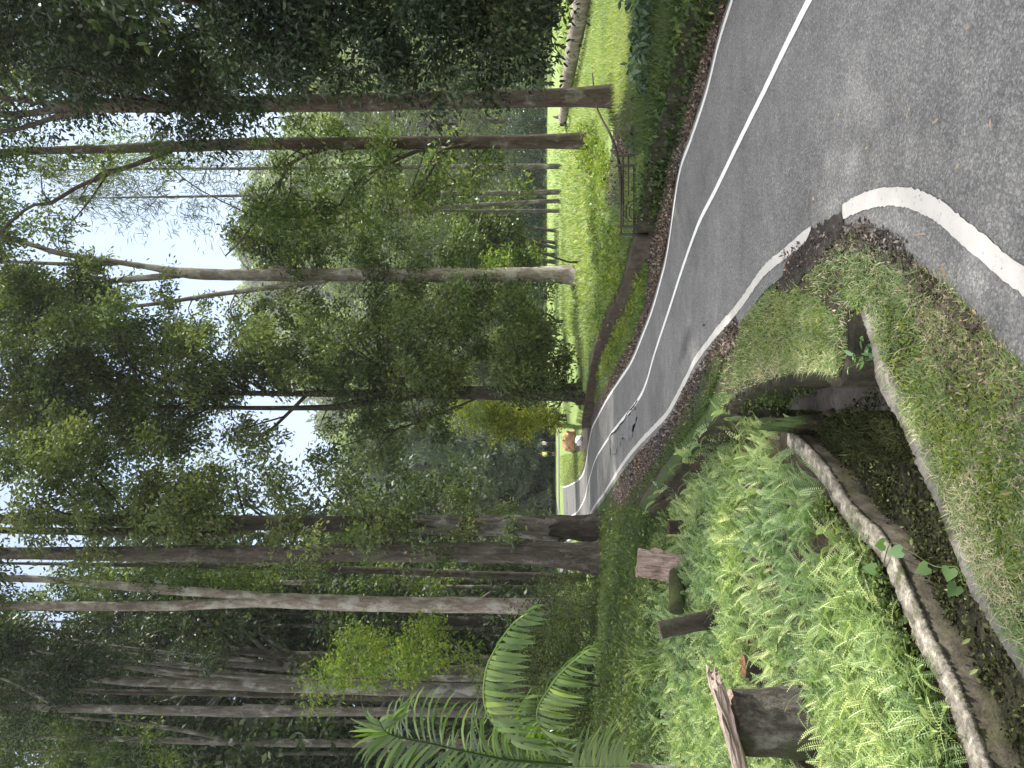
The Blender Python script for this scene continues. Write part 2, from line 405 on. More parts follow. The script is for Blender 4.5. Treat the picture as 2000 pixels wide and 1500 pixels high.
def wood(name, a, b_, c):
    m, nt, b = mat(name, .85, .2)
    g = nn(nt, "ShaderNodeTexCoord"); mpn = nn(nt, "ShaderNodeMapping"); mpn.inputs['Scale'].default_value = (14, 14, 1.2)
    nt.links.new(g.outputs['Object'], mpn.inputs[0]); n1 = noise(nt, 3, mpn.outputs[0], 8, .7)
    cc = ramp(nt, [(.32, a), (.5, b_), (.68, c)]); nt.links.new(n1.outputs['Fac'], cc.inputs[0])
    nt.links.new(cc.outputs[0], b.inputs['Base Color']); bump(nt, b, n1.outputs['Fac'], .8, .02); return m
M['wood_pink'] = wood('weathered_wood', (.10, .07, .058), (.27, .20, .17), (.40, .32, .28))
M['wood_rot'] = wood('rotten_wood', (.012, .008, .006), (.05, .032, .025), (.14, .095, .075))
m_, nt_, b_ = mat('rusty_iron', .6, .4); b_.inputs['Base Color'].default_value = (.022, .017, .013, 1); M['iron'] = m_
def plain(name, c, r=.8):
    m, nt, b = mat(name, r, .3); n1 = noise(nt, 40, posn(nt), 3)
    nt.links.new(mixc(nt, n1.outputs['Fac'], tuple(x * .8 for x in c), tuple(min(1, x * 1.15) for x in c)), b.inputs['Base Color']); return m
M['skin'] = plain('skin', (.33, .19, .13)); M['shirt_lime'] = plain('shirt_lime', (.60, .66, .26)); M['shorts'] = plain('dark_shorts', (.012, .012, .016))
M['shirt_white'] = plain('shirt_white', (.72, .74, .72)); M['trousers'] = plain('dark_trousers', (.02, .022, .03)); M['hair'] = plain('black_hair', (.012, .010, .009))
# ------------------------------------------------------------------ layout of the ground (outlines read off the photo, put on the ground)
EDGE_R = [(1580, -500), (1530, -320), (1490, -190), (1460, -90), (1433, 0), (1407, 83), (1382, 183), (1353, 270), (1328, 345), (1306, 490), (1292, 550), (1275, 608), (1257, 655), (1235, 707), (1210, 745), (1187, 780), (1167, 817), (1157, 838), (1150, 872), (1146, 901), (1141, 922), (1134, 934), (1122, 943), (1108, 950), (1099, 952)]
CENTRE = [(1900, -420), (1760, -250), (1650, -110), (1585, 0), (1530, 108), (1500, 170), (1440, 290), (1400, 372), (1370, 430), (1350, 482), (1330, 540), (1310, 602), (1280, 692), (1263, 750), (1245, 785), (1210, 828), (1192, 852), (1165, 895), (1155, 925), (1148, 950), (1142, 975), (1128, 1000), (1115, 1008), (1104, 1012)]
EDGE_L = [(2150, 640), (2000, 543), (1900, 462), (1840, 412), (1795, 391), (1750, 384), (1700, 391), (1650, 414), (1590, 452), (1530, 500), (1500, 525), (1480, 550), (1445, 600), (1400, 652), (1360, 705), (1345, 735), (1310, 800), (1290, 825), (1250, 866), (1215, 910), (1180, 965), (1160, 992), (1140, 1030), (1120, 1050), (1104, 1058)]
gER, gCE, gEL = spline(G(EDGE_R), 240), spline(G(CENTRE), 240), spline(G(EDGE_L), 300)
# far cross road behind the lawn patch
RIM = [(1662, 612), (1657, 690), (1640, 738), (1610, 726), (1570, 726), (1520, 738), (1475, 752), (1440, 772), (1410, 800), (1380, 830), (1340, 890), (1310, 930), (1285, 965), (1268, 1010)]
NB = [(1688, 606), (1712, 680), (1722, 745), (1760, 812), (1792, 880), (1798, 900), (1838, 980), (1870, 1060), (1906, 1148), (1954, 1228), (2000, 1300), (2100, 1440), (2220, 1600), (2420, 1900)]
ZW = -0.26                                   # top of the low wall beyond the ditch
WF = [(1540, 836), (1602, 900), (1660, 985), (1730, 1060), (1804, 1220), (1866, 1340), (1928, 1500), (1990, 1640), (2060, 1800), (2150, 2000)]
gRIM, gNB, gWF = G(RIM), G(NB), G(WF, ZW)
ZR = 0.24                                    # the lawn bank stands a little above the road
E_RD = [(1555, -500), (1508, -320), (1470, -190), (1440, -90), (1400, 0), (1380, 33), (1360, 110), (1320, 277), (1300, 333), (1283, 417), (1270, 455), (1257, 490), (1250, 553), (1220, 622), (1194, 666), (1161, 736), (1150, 780), (1140, 830)]
W_RD = [(1495, -500), (1452, -320), (1418, -190), (1392, -90), (1352, 0), (1328, 80), (1300, 200), (1272, 300), (1258, 380), (1245, 450), (1227, 512), (1213, 564), (1187, 615), (1165, 666), (1152, 729), (1144, 780), (1137, 830)]
gE, gW = G(E_RD), G(W_RD, ZR)
def shift(P, d, poly):
    P = np.asarray(P); T = unit(np.gradient(P[:, :2], axis=0)); N = np.stack([-T[:, 1], T[:, 0]], 1)
    k = len(P) // 2; s_ = 1 if inpoly(P[k, 0] + N[k, 0] * .08, P[k, 1] + N[k, 1] * .08, poly) else -1
    Q = P.copy(); Q[:, :2] -= N * d * s_; return Q
D0 = np.vstack([gNB, gWF[::-1], gRIM[[3, 2, 1, 0]]]); R0 = np.vstack([gE, gW[::-1]])
hNB, hWF, hW = shift(gNB, .045, D0), shift(gWF, .06, D0), shift(gW, .05, R0)
LOWP = np.vstack([gRIM[2:], [[-9, 14.5, 0], [-14, 12, 0], [-14, 1, 0]], gWF[::-1]])          # lower fern ground
DITCH = np.vstack([hNB, hWF[::-1], gRIM[[3, 2, 1, 0]]])                                       # the ditch
CHAN = np.vstack([gRIM[2:8], G([(1500, 800), (1530, 836)], ZW)])                              # channel mouth under the grass
DRAIN = np.vstack([gE, hW[::-1]])
HOLE = G([(1662, 606), (1657, 690), (1642, 742), (1724, 742), (1712, 680), (1690, 602)])
RIGHT = np.vstack([hW, [[-3, 60, 0], [-3, 400, 0], [400, 400, 0], [400, 3, 0]]])
def smooth(a, b, x):
    t = np.clip((x - a) / (b - a), 0, 1); return t * t * (3 - 2 * t)
def height(x, y):
    x, y = np.asarray(x, float), np.asarray(y, float)
    z = np.zeros(x.shape)
    # right: lawn bank rising gently to the far trees
    r = inpoly(x, y, RIGHT)
    dw = distline(x, y, gW)
    far = smooth(12, 95, np.hypot(x - 3, y)) * .75
    z = np.where(r, ZR * smooth(-.01, .05, dw) + far * smooth(0, 6, dw), z)
    z = np.where(inpoly(x, y, DRAIN), -.42, z)
    # left: lower fern bed, hump behind it
    low = inpoly(x, y, LOWP)
    dl = distline(x, y, np.vstack([gRIM[2:]]))
    back = smooth(4.5, 11.0, y) * .30
    z = np.where(low, -.30 * smooth(0, .12, dl) + back * smooth(0, 1.5, dl), z)
    z = z + np.where(low, .5 * np.exp(-((x + 6.6) / 2.3) ** 2 / 2 - ((y - 12.5) / 3.2) ** 2 / 2), 0)
    lft = (x < -5) & (y > 9)
    z = z + np.where(~low & (x < -3.2) & (y > 8), .5 * np.exp(-((x + 6.6) / 2.3) ** 2 / 2 - ((y - 12.5) / 3.2) ** 2 / 2) * smooth(-3.2, -4.4, x), 0)
    z = np.where(inpoly(x, y, DITCH) | inpoly(x, y, CHAN), -.41, z)
    z = np.where(inpoly(x, y, HOLE), -1.3, z)
    return z
def gz(xy):
    return height(xy[:, 0], xy[:, 1])
def axis(lo, hi, step, far_lo, far_hi, g):
    a = list(np.arange(lo, hi, step)); s = step
    while a[-1] < far_hi: s *= g; a.append(a[-1] + s)
    s = step; b = [a[0]]
    while b[0] > far_lo: s *= g; b.insert(0, b[0] - s)
    return np.array(b[:-1] + a)
gx = axis(-6.5, 6.5, .045, -3000, 3000, 1.09); gy = axis(1.6, 14, .045, -300, 4000, 1.025)
XX, YY = np.meshgrid(gx, gy)
ZZ = height(XX, YY)
road_poly = np.vstack([gER, gEL[::-1]])
# keep the ground clear under the road sheets
nearroad = np.minimum(np.where(inpoly(XX, YY, road_poly), 0, 9), 9)
ZZ = ZZ - np.where(nearroad == 0, .03, .0) + .012 * np.sin(XX * 3.1 + np.sin(YY * 2.3)) * np.sin(YY * 2.7) * (nearroad > 0) * 0.6
zr = {}
E0 = np.vstack([gER, gE[::-1]])
zr['litter'] = np.clip(1.0 * inpoly(XX, YY, E0), 0, 1)
LIT_L = G([(1300, 812), (1330, 790), (1400, 680), (1445, 620), (1450, 650), (1425, 690), (1385, 760), (1350, 830), (1320, 880), (1290, 930), (1250, 990), (1195, 1000), (1185, 975)])
BANK_LIT = G([(1205, 205), (1200, 330), (1218, 330), (1238, 300), (1240, 200), (1215, 175)], .25)
TIP_SOIL = G([(1600, 455), (1560, 500), (1515, 560), (1560, 570), (1600, 500), (1680, 460), (1720, 470), (1760, 500), (1850, 560), (1780, 470), (1720, 420), (1650, 425)])
for P_ in (LIT_L, BANK_LIT, TIP_SOIL): zr['litter'] = np.maximum(zr['litter'], 1.0 * inpoly(XX, YY, P_))
patch = G([(1092, 875), (1091, 1000), (1096, 952), (1112, 952), (1130, 940), (1143, 905), (1144, 880), (1120, 850), (1094, 850)])
zr['lawn'] = np.maximum(1.0 * inpoly(XX, YY, RIGHT) * smooth(3.2, 4.2, distline(XX, YY, gW) + .12 * (YY - 9) * (YY < 22) + 4 * (YY > 22)), 1.0 * ((YY > 24) & (XX > -12) & (XX < 60)))
ISL = G([(1452, 622), (1540, 548), (1650, 462), (1700, 468), (1800, 522), (1930, 640), (2060, 770), (2200, 900), (2250, 1590), (2000, 1300), (1790, 880), (1722, 745), (1688, 606), (1657, 690), (1640, 738), (1570, 726), (1440, 772), (1395, 765)])
zr['dgrass'] = np.where(inpoly(XX, YY, ISL), .38, np.where(inpoly(XX, YY, LOWP) & (YY < 11.5), .12, .8))
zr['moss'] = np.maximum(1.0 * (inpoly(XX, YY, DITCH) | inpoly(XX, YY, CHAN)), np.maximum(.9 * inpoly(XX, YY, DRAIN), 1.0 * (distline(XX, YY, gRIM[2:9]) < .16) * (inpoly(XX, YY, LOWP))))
nx, ny = len(gx), len(gy)
ii = (np.arange(ny - 1)[:, None] * nx + np.arange(nx - 1)[None])
tagit(mesh("ground", np.stack([XX.ravel(), YY.ravel(), ZZ.ravel()], 1), [np.stack([ii, ii + 1, ii + nx + 1, ii + nx], -1).reshape(-1, 4)], M['ground'], smooth=True,
     extra={k: v.ravel() for k, v in zr.items()}), kind="structure")

# ------------------------------------------------------------------ road and painted lines
def ribbon(P, wd, z, wob=0.0):
    P = np.asarray(P)[:, :2]; T = unit(np.gradient(P, axis=0)); N = np.stack([-T[:, 1], T[:, 0]], 1)
    wd = np.broadcast_to(wd, (len(P),)).copy()
    a = P + N * (wd / 2 + wob * rng.normal(size=len(P)))[:, None]; b = P - N * (wd / 2 + wob * rng.normal(size=len(P)))[:, None]
    V = np.empty((2 * len(P), 3)); V[0::2, :2] = a; V[1::2, :2] = b; V[:, 2] = z
    i = np.arange(len(P) - 1)[:, None] * 2
    return V, [np.hstack([i, i + 1, i + 3, i + 2])]
def strip_between(A, B, n, z):
    A, B = spline(A, n), spline(B, n); V = np.empty((2 * n, 3)); V[0::2], V[1::2] = A, B; V[:, 2] = z
    i = np.arange(n - 1)[:, None] * 2
    return V, [np.hstack([i, i + 1, i + 3, i + 2])]
import bmesh
def fillpoly(name, P, z, m, kind="structure"):
    bm = bmesh.new(); vs_ = [bm.verts.new((p[0], p[1], z)) for p in P]
    f = bm.faces.new(vs_); bmesh.ops.triangulate(bm, faces=[f]); bmesh.ops.recalc_face_normals(bm, faces=bm.faces)
    if bm.faces[:] and bm.faces[0].normal.z < 0: bmesh.ops.reverse_faces(bm, faces=bm.faces)
    me = bpy.data.meshes.new(name); bm.to_mesh(me); bm.free(); me.materials.append(m)
    o = bpy.data.objects.new(name, me); COL.objects.link(o); return tagit(o, kind=kind)
def off(P, d):
    P = np.asarray(P)[:, :2]; T = unit(np.gradient(P, axis=0)); return P + np.stack([-T[:, 1], T[:, 0]], 1) * d
asph_r = off(gER, -.10)
asph_l = off(gEL, .14)
tip = G([(2200, 900), (2050, 765), (2000, 722), (1950, 668), (1880, 585), (1820, 535), (1770, 500), (1720, 462)])[:, :2]
kk = int(np.argmin(np.hypot(*(gEL[:, :2] - G((1690, 394))[0][:2]).T)))
asph_l2 = np.vstack([tip, asph_l[kk:]])
far_pts = np.array([[-16.5, 62], [-15.5, 66], [-9, 66.5], [6, 64.5], [30, 58], [60, 46], [60, 49], [30, 61], [6, 67.6], [-9, 69.8], [-17, 69.5], [-20, 66]])
rp_ = np.vstack([asph_r, asph_l2[::-1], [[-3, 1.0], [4.9, .6]]])
fillpoly("road", rp_, .010, M['asphalt'])
farA = spline(np.array([[-10.0, 46, 0], [-11.2, 56, 0], [-10.0, 64.5, 0], [-4, 66.0, 0], [8, 66, 0], [30, 63, 0]]), 60)
farB = spline(np.array([[-13.5, 46, 0], [-14.6, 58, 0], [-13.5, 67.5, 0], [-6, 69.4, 0], [9, 69.4, 0], [31, 66, 0]]), 60)
tagit(mesh("far_road", *strip_between(farA, farB, 120, .05), M['asphalt']), kind="structure")
def mark(name, P, wd, z=.015, wob=.0012, m='paint_fresh'):
    V, f = ribbon(P, wd, z, wob); return tagit(mesh(name, V, f, M[m]), kind="structure")
mark("road_edge_line", gER, .062)
cut = int(np.argmin(np.hypot(*(gCE[:, :2] - G((1240, 790))[0][:2]).T)))
mark("road_centre_line", gCE, np.interp(np.arange(240), [0, 60, 240], [.074, .066, .066]))
L1 = [i for i in range(len(gEL)) if gEL[i, 1] < G((1648, 415))[0][1]]; L2 = [i for i in range(len(gEL)) if gEL[i, 1] > G((1592, 451))[0][1]]
mark("road_edge_line", gEL[L1], .085, wob=.0025, m='paint'); mark("road_edge_line", gEL[L2], np.linspace(.075, .085, len(L2)), wob=.003, m='paint')
mark("road_edge_line", farA[2:], .16, .06); mark("road_edge_line", farB[2:], .12, .06)
M['crack'] = stone('asphalt_crack', (.012, .012, .012), (.02, .02, .02), (.035, .034, .033), (.02, .02, .02), .2, 9)
ck = spline(G([(1247, 782), (1238, 795), (1228, 806), (1220, 820), (1212, 826), (1206, 838), (1196, 846), (1190, 855)]), 60); ck[:, 0] += np.cumsum(rng.normal(size=60)) * .004
V, f = ribbon(ck, rng.uniform(.01, .05, 60), .0185); tagit(mesh("road_crack", V, f, M['crack']), kind="structure")
M['patch'] = stone('worn_patch', (.11, .11, .112), (.15, .15, .15), (.19, .19, .19), (.09, .09, .09), .3, 3)
pp = spline(G([(1243, 797), (1228, 812), (1210, 835), (1195, 855), (1193, 875), (1196, 893), (1205, 880), (1212, 870), (1217, 855), (1232, 860), (1238, 835), (1245, 815), (1243, 797)]), 90)
pp[:, :2] += rng.normal(size=(90, 2)) * [.02, .10]
fillpoly("road_patch", pp[:-1], .0145, M['patch'])

# ------------------------------------------------------------------ tree builder
def trunk_px(path, d, n=None, dj=0):
    """[(ix,iy,width px)...] at distance d -> points, radii"""
    a = np.asarray(path, float)
    dd = np.linspace(d, d + dj, len(a))
    P = D(a[:, :2], dd); R = a[:, 2] / 2 * dd / F
    n = n or max(8, int(np.linalg.norm(np.diff(P, axis=0), axis=1).sum() / .45))
    S = spline(np.hstack([P, R[:, None]]), n)
    return S[:, :3], np.maximum(S[:, 3], .006)
def clump(mb, c, R, n, size, droop, simple, sub=None, flat=.75, rvar=None):
    ns = sub or max(5, int(R * R * 9))
    q = unit(rng.normal(size=(ns, 3))) * (rng.random((ns, 1)) ** .45) * R; q[:, 2] *= flat
    k = rng.integers(0, ns, n)
    rs = R * .21 + .07
    off_ = rng.normal(size=(n, 3)) * [rs, rs, rs * .8]; off_[:, 2] -= np.abs(rng.normal(size=n)) * rs * .9
    pos = c + q[k] + off_
    leaves(mb, pos, size, droop, unit(q[k] + 1e-6), simple, rvar)
    return c + q
def tree(name, label, cat, d, trunks, rects, bark, leaf, group=None, size=None, lai=1.0, droop=.5, dj=0, base=None, over=0, twigs=.5, shade=(), depth=1.0, name_parts=("trunk", "crown"), split=False):
    tr = [trunk_px(p, d) for p in trunks]
    P0, R0 = tr[0]
    b = P0[0].copy(); b[2] = float(height(b[0], b[1])) - .05 if base is None else base
    root = empty(name, b, label, cat, group)
    tb = MB()
    for k, (P, R) in enumerate(tr):
        if k == 0:
            P = np.vstack([[b], P]) if P[0][2] > b[2] + .1 else P
            R = np.concatenate([[R[0] * 1.12], R]) if len(R) < len(P) else R
        h = P[:, 2] - b[2]
        R = R * (1 + (.35 * np.exp(-np.clip(h, 0, None) / .35) if k == 0 else 0))
        sd = 14 if R.max() > .09 else 7
        V, fs = tube(P, R, sd, .035)
        if split and k: MB().add(V, fs).build('stem', M[bark], root, True)
        else: tb.add(V, fs)
    size = size or max(.11, d * .0054)
    simple = d > 30
    cb = MB(); allP = np.vstack([p for p, _ in tr]); allR = np.concatenate([r for _, r in tr])
    for (x0, x1, y0, y1, n, r, dens) in rects:
        for i in range(n):
            px = (rng.uniform(x0, x1), rng.uniform(y0, y1)); rr = r * rng.uniform(.7, 1.3)
            dd = d + rng.normal() * depth * max(.8, (y1 - y0 + 2 * r) / F * d * .3)
            dd = max(dd, d * .6)
            c = D(px, dd)[0]; R = rr * dd / F
            nl = int(lai * dens * .42 * rr * rr * (max(.0046, size / d) / .0046) ** -2) + 20
            qs = clump(cb, c, R, nl, size, droop, simple, rvar=rng.uniform(.25, .75))
            low = np.linalg.norm((allP - c) * [1, 1, 1.0], axis=1) + np.maximum(0, allP[:, 2] - c[2] + .3) * 3
            j = int(np.argmin(low)); a = allP[j]
            L_ = np.linalg.norm(c - a)
            if rng.random() < twigs and L_ < 9 and not split:
                mid = (a + c) / 2 + rng.normal(size=3) * L_ * .09 + np.array([0, 0, .10 * L_])
                B = spline([a, mid, c], 9); br = min(allR[j] * .55, .012 + .012 * L_)
                V, fs = tube(B, np.linspace(br, .008 + .0002 * d, 9), 5, .05); tb.add(V, fs)
            for q in qs[: 0 if split else max(2, int(len(qs) * .35))]:
                B = spline([c, (c + q) / 2 + rng.normal(size=3) * .05, q], 5)
                V, fs = tube(B, np.linspace(.007 + .0003 * d, .004 + .0001 * d, 5), 4, cap=False); tb.add(V, fs)
    for (X0, X1, Y0, Y1, z0, z1, n, Rr, nl, ls) in shade:      # leaf clumps added to shade the ground rectangles given
        for i in range(n):
            z = rng.uniform(z0, z1); c = np.array([rng.uniform(X0, X1), rng.uniform(Y0, Y1), 0]) + SDIR / SDIR[2] * z
            if c[0] / c[1] < .42 and z < 14: continue
            clump(cb, c, Rr * rng.uniform(.7, 1.2), nl, ls, droop, simple, rvar=rng.uniform(.3, .7))
            j = int(np.argmin(np.linalg.norm(allP - c, axis=1) + np.maximum(0, allP[:, 2] - c[2]) * 3)); a = allP[j]
            V, fs = tube(spline([a, (a + c) / 2 + [0, 0, .5], c], 9), np.linspace(.06, .012, 9), 5, .05); tb.add(V, fs)
    tb.build(name_parts[0], M[bark], root, True)
    if cb.n: cb.build(name_parts[1], M[leaf], root)
    return root

# ------------------------------------------------------------------ the tall trees
T1_ = tree("tree", "massive dark tree at the road edge with torn bark low on its trunk", "tree", 19.4,
     [[(1192, 1034, 54), (1150, 1032, 50), (1000, 1027, 39), (750, 1024, 33), (500, 1021, 29), (250, 1016, 24), (0, 1013, 19), (-350, 1005, 13), (-700, 1000, 6)],
      [(480, 1068 - 46, 20), (420, 1040, 22), (300, 1040, 18), (150, 1038, 15), (-100, 1034, 11), (-450, 1025, 5)]],
     [(0, 420, 850, 1010, 32, 42, 1.15), (250, 600, 880, 1010, 7, 40, .6), (640, 1040, 930, 1010, 9, 40, .9), (300, 1000, 990, 1060, 20, 34, .75), (-700, 0, 750, 1100, 14, 90, .8)],
     'bark_dark', 'leaf_grey', droop=.6, size=.13)
P_, R_ = trunk_px([(1082, 1033, 43), (1040, 1031, 41), (1000, 1027, 39), (900, 1026, 37), (800, 1024.5, 34)], 19.4, 26)
ag = np.radians(np.linspace(-250, 20, 30)); fade = np.linspace(1.13, 1.0, 26)
P_[:, 2] += 0; V = np.stack([P_[:, None, 0] + np.cos(ag)[None] * (R_ * fade)[:, None], P_[:, None, 1] + np.sin(ag)[None] * (R_ * fade)[:, None], P_[:, None, 2] + 0 * ag[None]], -1)
jag = .16 * np.sin(ag * 3.1) + .08 * np.sin(ag * 9) + rng.normal(size=30) * .03
V[:3, :, 2] += jag[None] * np.array([1, .7, .3])[:, None]; V += rng.normal(size=V.shape) * .006
i3 = np.arange(25)[:, None] * 30 + np.arange(29)[None]
fl_ = mesh("bark_flap", V.reshape(-1, 3), [np.stack([i3, i3 + 1, i3 + 31, i3 + 30], -1).reshape(-1, 4)], M['bark_grey'], T1_, smooth=True)
so_ = fl_.modifiers.new("thickness", 'SOLIDIFY'); so_.thickness = .03
tree("tree", "massive reddish-brown tree with a flared leaning foot, left of the torn-bark tree", "tree", 18.6,
     [[(1192, 1094, 62), (1150, 1089, 56), (1080, 1084, 47), (1000, 1079, 42), (750, 1078, 37), (500, 1082, 34), (250, 1081, 29), (0, 1080, 23), (-400, 1074, 14), (-800, 1070, 6)]],
     [(0, 300, 1000, 1110, 10, 36, .8), (350, 700, 1040, 1120, 12, 32, .7), (700, 950, 1060, 1105, 6, 28, .5), (-800, 0, 980, 1250, 12, 90, .8)],
     'bark', 'leaf_grey', droop=.6, size=.13)
tree("tree", "pale pinkish tree forking into two lichen-spotted stems halfway up", "tree", 22,
     [[(1130, 1186, 38), (1000, 1183.5, 31), (750, 1180, 30), (600, 1175, 30), (520, 1173, 27), (470, 1177, 20), (300, 1184, 19), (100, 1184, 17), (0, 1183.5, 15), (-350, 1182, 11), (-700, 1180, 5)],
      [(530, 1172, 18), (485, 1163, 17), (440, 1160, 17), (300, 1150, 18), (150, 1137, 14), (60, 1130, 13), (0, 1128, 11), (-300, 1118, 8), (-500, 1112, 4)]],
     [(-700, -20, 1080, 1260, 12, 80, .9), (100, 500, 1110, 1150, 5, 26, .6)], 'bark_pale', 'leaf', droop=.5)
tree("tree", "straight grey-mottled tree behind the upper palm frond with black knots near its foot", "tree", 21,
     [[(1060, 1346, 32), (880, 1347, 29), (700, 1344, 26), (560, 1340, 25), (400, 1335, 21), (250, 1330, 18), (130, 1320, 11), (0, 1306, 7), (-250, 1290, 4)],
      [(420, 1333, 9), (300, 1312, 8), (180, 1290, 7), (60, 1268, 5)]],
     [(0, 200, 1250, 1340, 9, 32, .8), (-500, 0, 1220, 1420, 10, 70, .8)], 'bark_grey', 'leaf_dark')
tree("tree", "dark thin tree pressed against the grey-mottled one on its left side", "tree", 22.5,
     [[(1060, 1362, 22), (880, 1362, 20), (600, 1358, 15), (400, 1353, 12), (250, 1352, 10), (100, 1348, 8), (-300, 1340, 4)]],
     [(-300, 0, 1300, 1420, 5, 60, .8)], 'bark_dark', 'leaf_dark')
tree("tree", "slim grey tree with a swollen ring midway, rising behind the brown-tipped palm frond", "tree", 19,
     [[(1050, 1393, 22), (850, 1391, 18), (600, 1389, 19), (485, 1388, 25), (460, 1390, 21), (300, 1387, 18), (120, 1383, 16), (0, 1379, 13), (-300, 1370, 8), (-600, 1365, 4)],
      [(110, 1377, 9), (60, 1352, 8), (30, 1335, 7), (-30, 1310, 5)], [(60, 1390, 6), (20, 1412, 6), (-40, 1440, 5)]],
     [(0, 140, 1290, 1440, 12, 32, .8), (-600, 0, 1280, 1500, 12, 70, .8)], 'bark_grey', 'leaf_dark', size=.1)
tree("tree", "thin brown tree at the far left edge beyond the tallest palm frond", "tree", 27,
     [[(1080, 1455, 20), (720, 1452, 15), (560, 1451, 15), (400, 1448, 13), (250, 1444, 10), (100, 1440, 8), (-200, 1434, 4)],
      [(440, 1445, 8), (360, 1427, 9), (250, 1412, 6), (140, 1400, 4), (40, 1392, 3)]],
     [(0, 350, 1400, 1500, 14, 34, .55), (-400, 0, 1380, 1520, 8, 70, .7)], 'bark_grey', 'leaf')
tree("tree", "dark crooked tree with steeply forked limbs between the pale forked tree and the mottled one", "tree", 29,
     [[(1080, 1292, 20), (800, 1285, 17), (620, 1281, 16), (520, 1276, 15), (350, 1260, 12), (200, 1246, 9), (90, 1230, 6), (-50, 1215, 4)],
      [(360, 1262, 9), (300, 1264, 9), (150, 1262, 7), (0, 1255, 4)], [(345, 1255, 6), (280, 1236, 5), (180, 1216, 4)]],
     [(0, 420, 1190, 1290, 26, 36, .8), (-300, 0, 1180, 1320, 8, 70, .8)], 'bark_dark', 'leaf_dark')
tree("tree", "slender grey tree fanning into several leaning stems right of the mottled trunk", "tree", 26,
     [[(1080, 1328, 16), (800, 1326, 13), (580, 1325, 13), (430, 1317, 11), (300, 1307, 9), (180, 1292, 6), (60, 1275, 4)],
      [(520, 1322, 8), (400, 1306, 8), (300, 1296, 6), (200, 1282, 4)], [(480, 1319, 6), (330, 1290, 5), (210, 1268, 3)], [(500, 1290, 9), (420, 1284, 8), (250, 1266, 6), (130, 1248, 4)]],
     [(60, 400, 1250, 1330, 14, 30, .7)], 'bark_grey', 'leaf_dark')
tree("tree", "short dark bare bole seen behind the pale forked tree", "tree", 33,
     [[(1100, 1213, 18), (900, 1212, 17), (820, 1210, 15), (600, 1203, 11), (300, 1194, 8), (0, 1190, 5), (-200, 1188, 3)]],
     [(250, 700, 1195, 1260, 18, 34, .9), (0, 250, 1170, 1240, 8, 34, .8)], 'bark_dark', 'leaf_dark')
tree("tree", "thin dark tree just behind the flared reddish-brown tree", "tree", 27,
     [[(1130, 1128, 15), (900, 1121, 14), (700, 1113, 13), (500, 1108, 11), (300, 1104, 9), (0, 1100, 5)]],
     [(300, 900, 1105, 1160, 20, 32, .8)], 'bark_dark', 'leaf')
tree("tree", "dark tree with a second stem parting upward, standing at the road bend", "tree", 25.5,
     [[(1150, 768, 40), (1120, 767, 33), (990, 768, 29), (850, 767, 24), (760, 768, 21), (680, 769, 15), (500, 768, 11), (300, 765, 9), (100, 760, 7), (-150, 752, 4)],
      [(800, 776, 13), (745, 781, 15), (705, 786, 17), (670, 793, 14), (640, 796, 12), (500, 797, 9), (350, 795, 8), (150, 800, 6), (0, 804, 3)],
      [(790, 757, 9), (775, 735, 9), (745, 715, 7), (690, 690, 5), (640, 660, 3)],
      [(1000, 778, 8), (900, 772, 8), (800, 770, 7), (700, 773, 5)],
      [(980, 757, 4), (830, 820, 4), (700, 860, 3)], [(470, 850, 4), (520, 845, 6), (570, 800, 7), (600, 770, 8)]],
     [(450, 1080, 590, 750, 60, 36, 1.0), (470, 1000, 640, 760, 22, 34, .9), (560, 800, 690, 800, 14, 30, .8), (700, 900, 790, 870, 14, 30, .85), (620, 760, 820, 900, 11, 28, .7), (950, 1110, 690, 760, 10, 30, .9), (240, 480, 640, 870, 50, 40, 1.0), (0, 260, 600, 900, 66, 42, 1.0), (-400, 0, 560, 1000, 16, 80, .7), (1000, 1130, 760, 800, 4, 18, .5), (490, 640, 830, 870, 3, 18, .5)],
     'bark_dark', 'leaf_grey', droop=.6, size=.155)
tree("tree", "pale sunlit tree on the lawn bank, splitting into a wide fork against the sky", "tree", 27.5,
     [[(1128, 541, 44), (1112, 537, 34), (1050, 536, 30), (920, 537, 27), (800, 537, 27), (600, 536.5, 25), (470, 537, 23), (390, 535, 23), (345, 531, 19), (300, 523, 13), (230, 512, 11), (160, 502, 11), (110, 493, 11), (50, 474, 9), (0, 458, 8), (-120, 430, 6), (-350, 400, 4)],
      [(365, 534, 14), (320, 540, 14), (270, 544, 13), (225, 548, 11), (170, 560, 9), (100, 574, 8), (0, 590, 5), (-150, 600, 3)],
      [(230, 515, 8), (160, 516, 8), (80, 514, 7), (0, 510, 6), (-150, 505, 4)],
      [(640, 548, 9), (600, 554, 10), (550, 559, 10), (480, 568, 10), (400, 578, 9), (330, 590, 8), (250, 600, 7), (180, 613, 6), (100, 622, 4), (30, 650, 3)]],
     [(440, 720, 425, 530, 26, 32, .9), (560, 930, 450, 530, 16, 28, .8), (600, 1030, 545, 640, 34, 32, .95), (0, 190, 520, 650, 38, 34, 1.0), (100, 330, 545, 640, 14, 28, .55), (40, 130, 420, 500, 6, 20, .5), (330, 560, 560, 640, 14, 26, .7), (-350, 0, 380, 680, 16, 80, .7), (1010, 1090, 560, 600, 4, 20, .6)],
     'bark_pale', 'leaf_grey', droop=.5, size=.155)
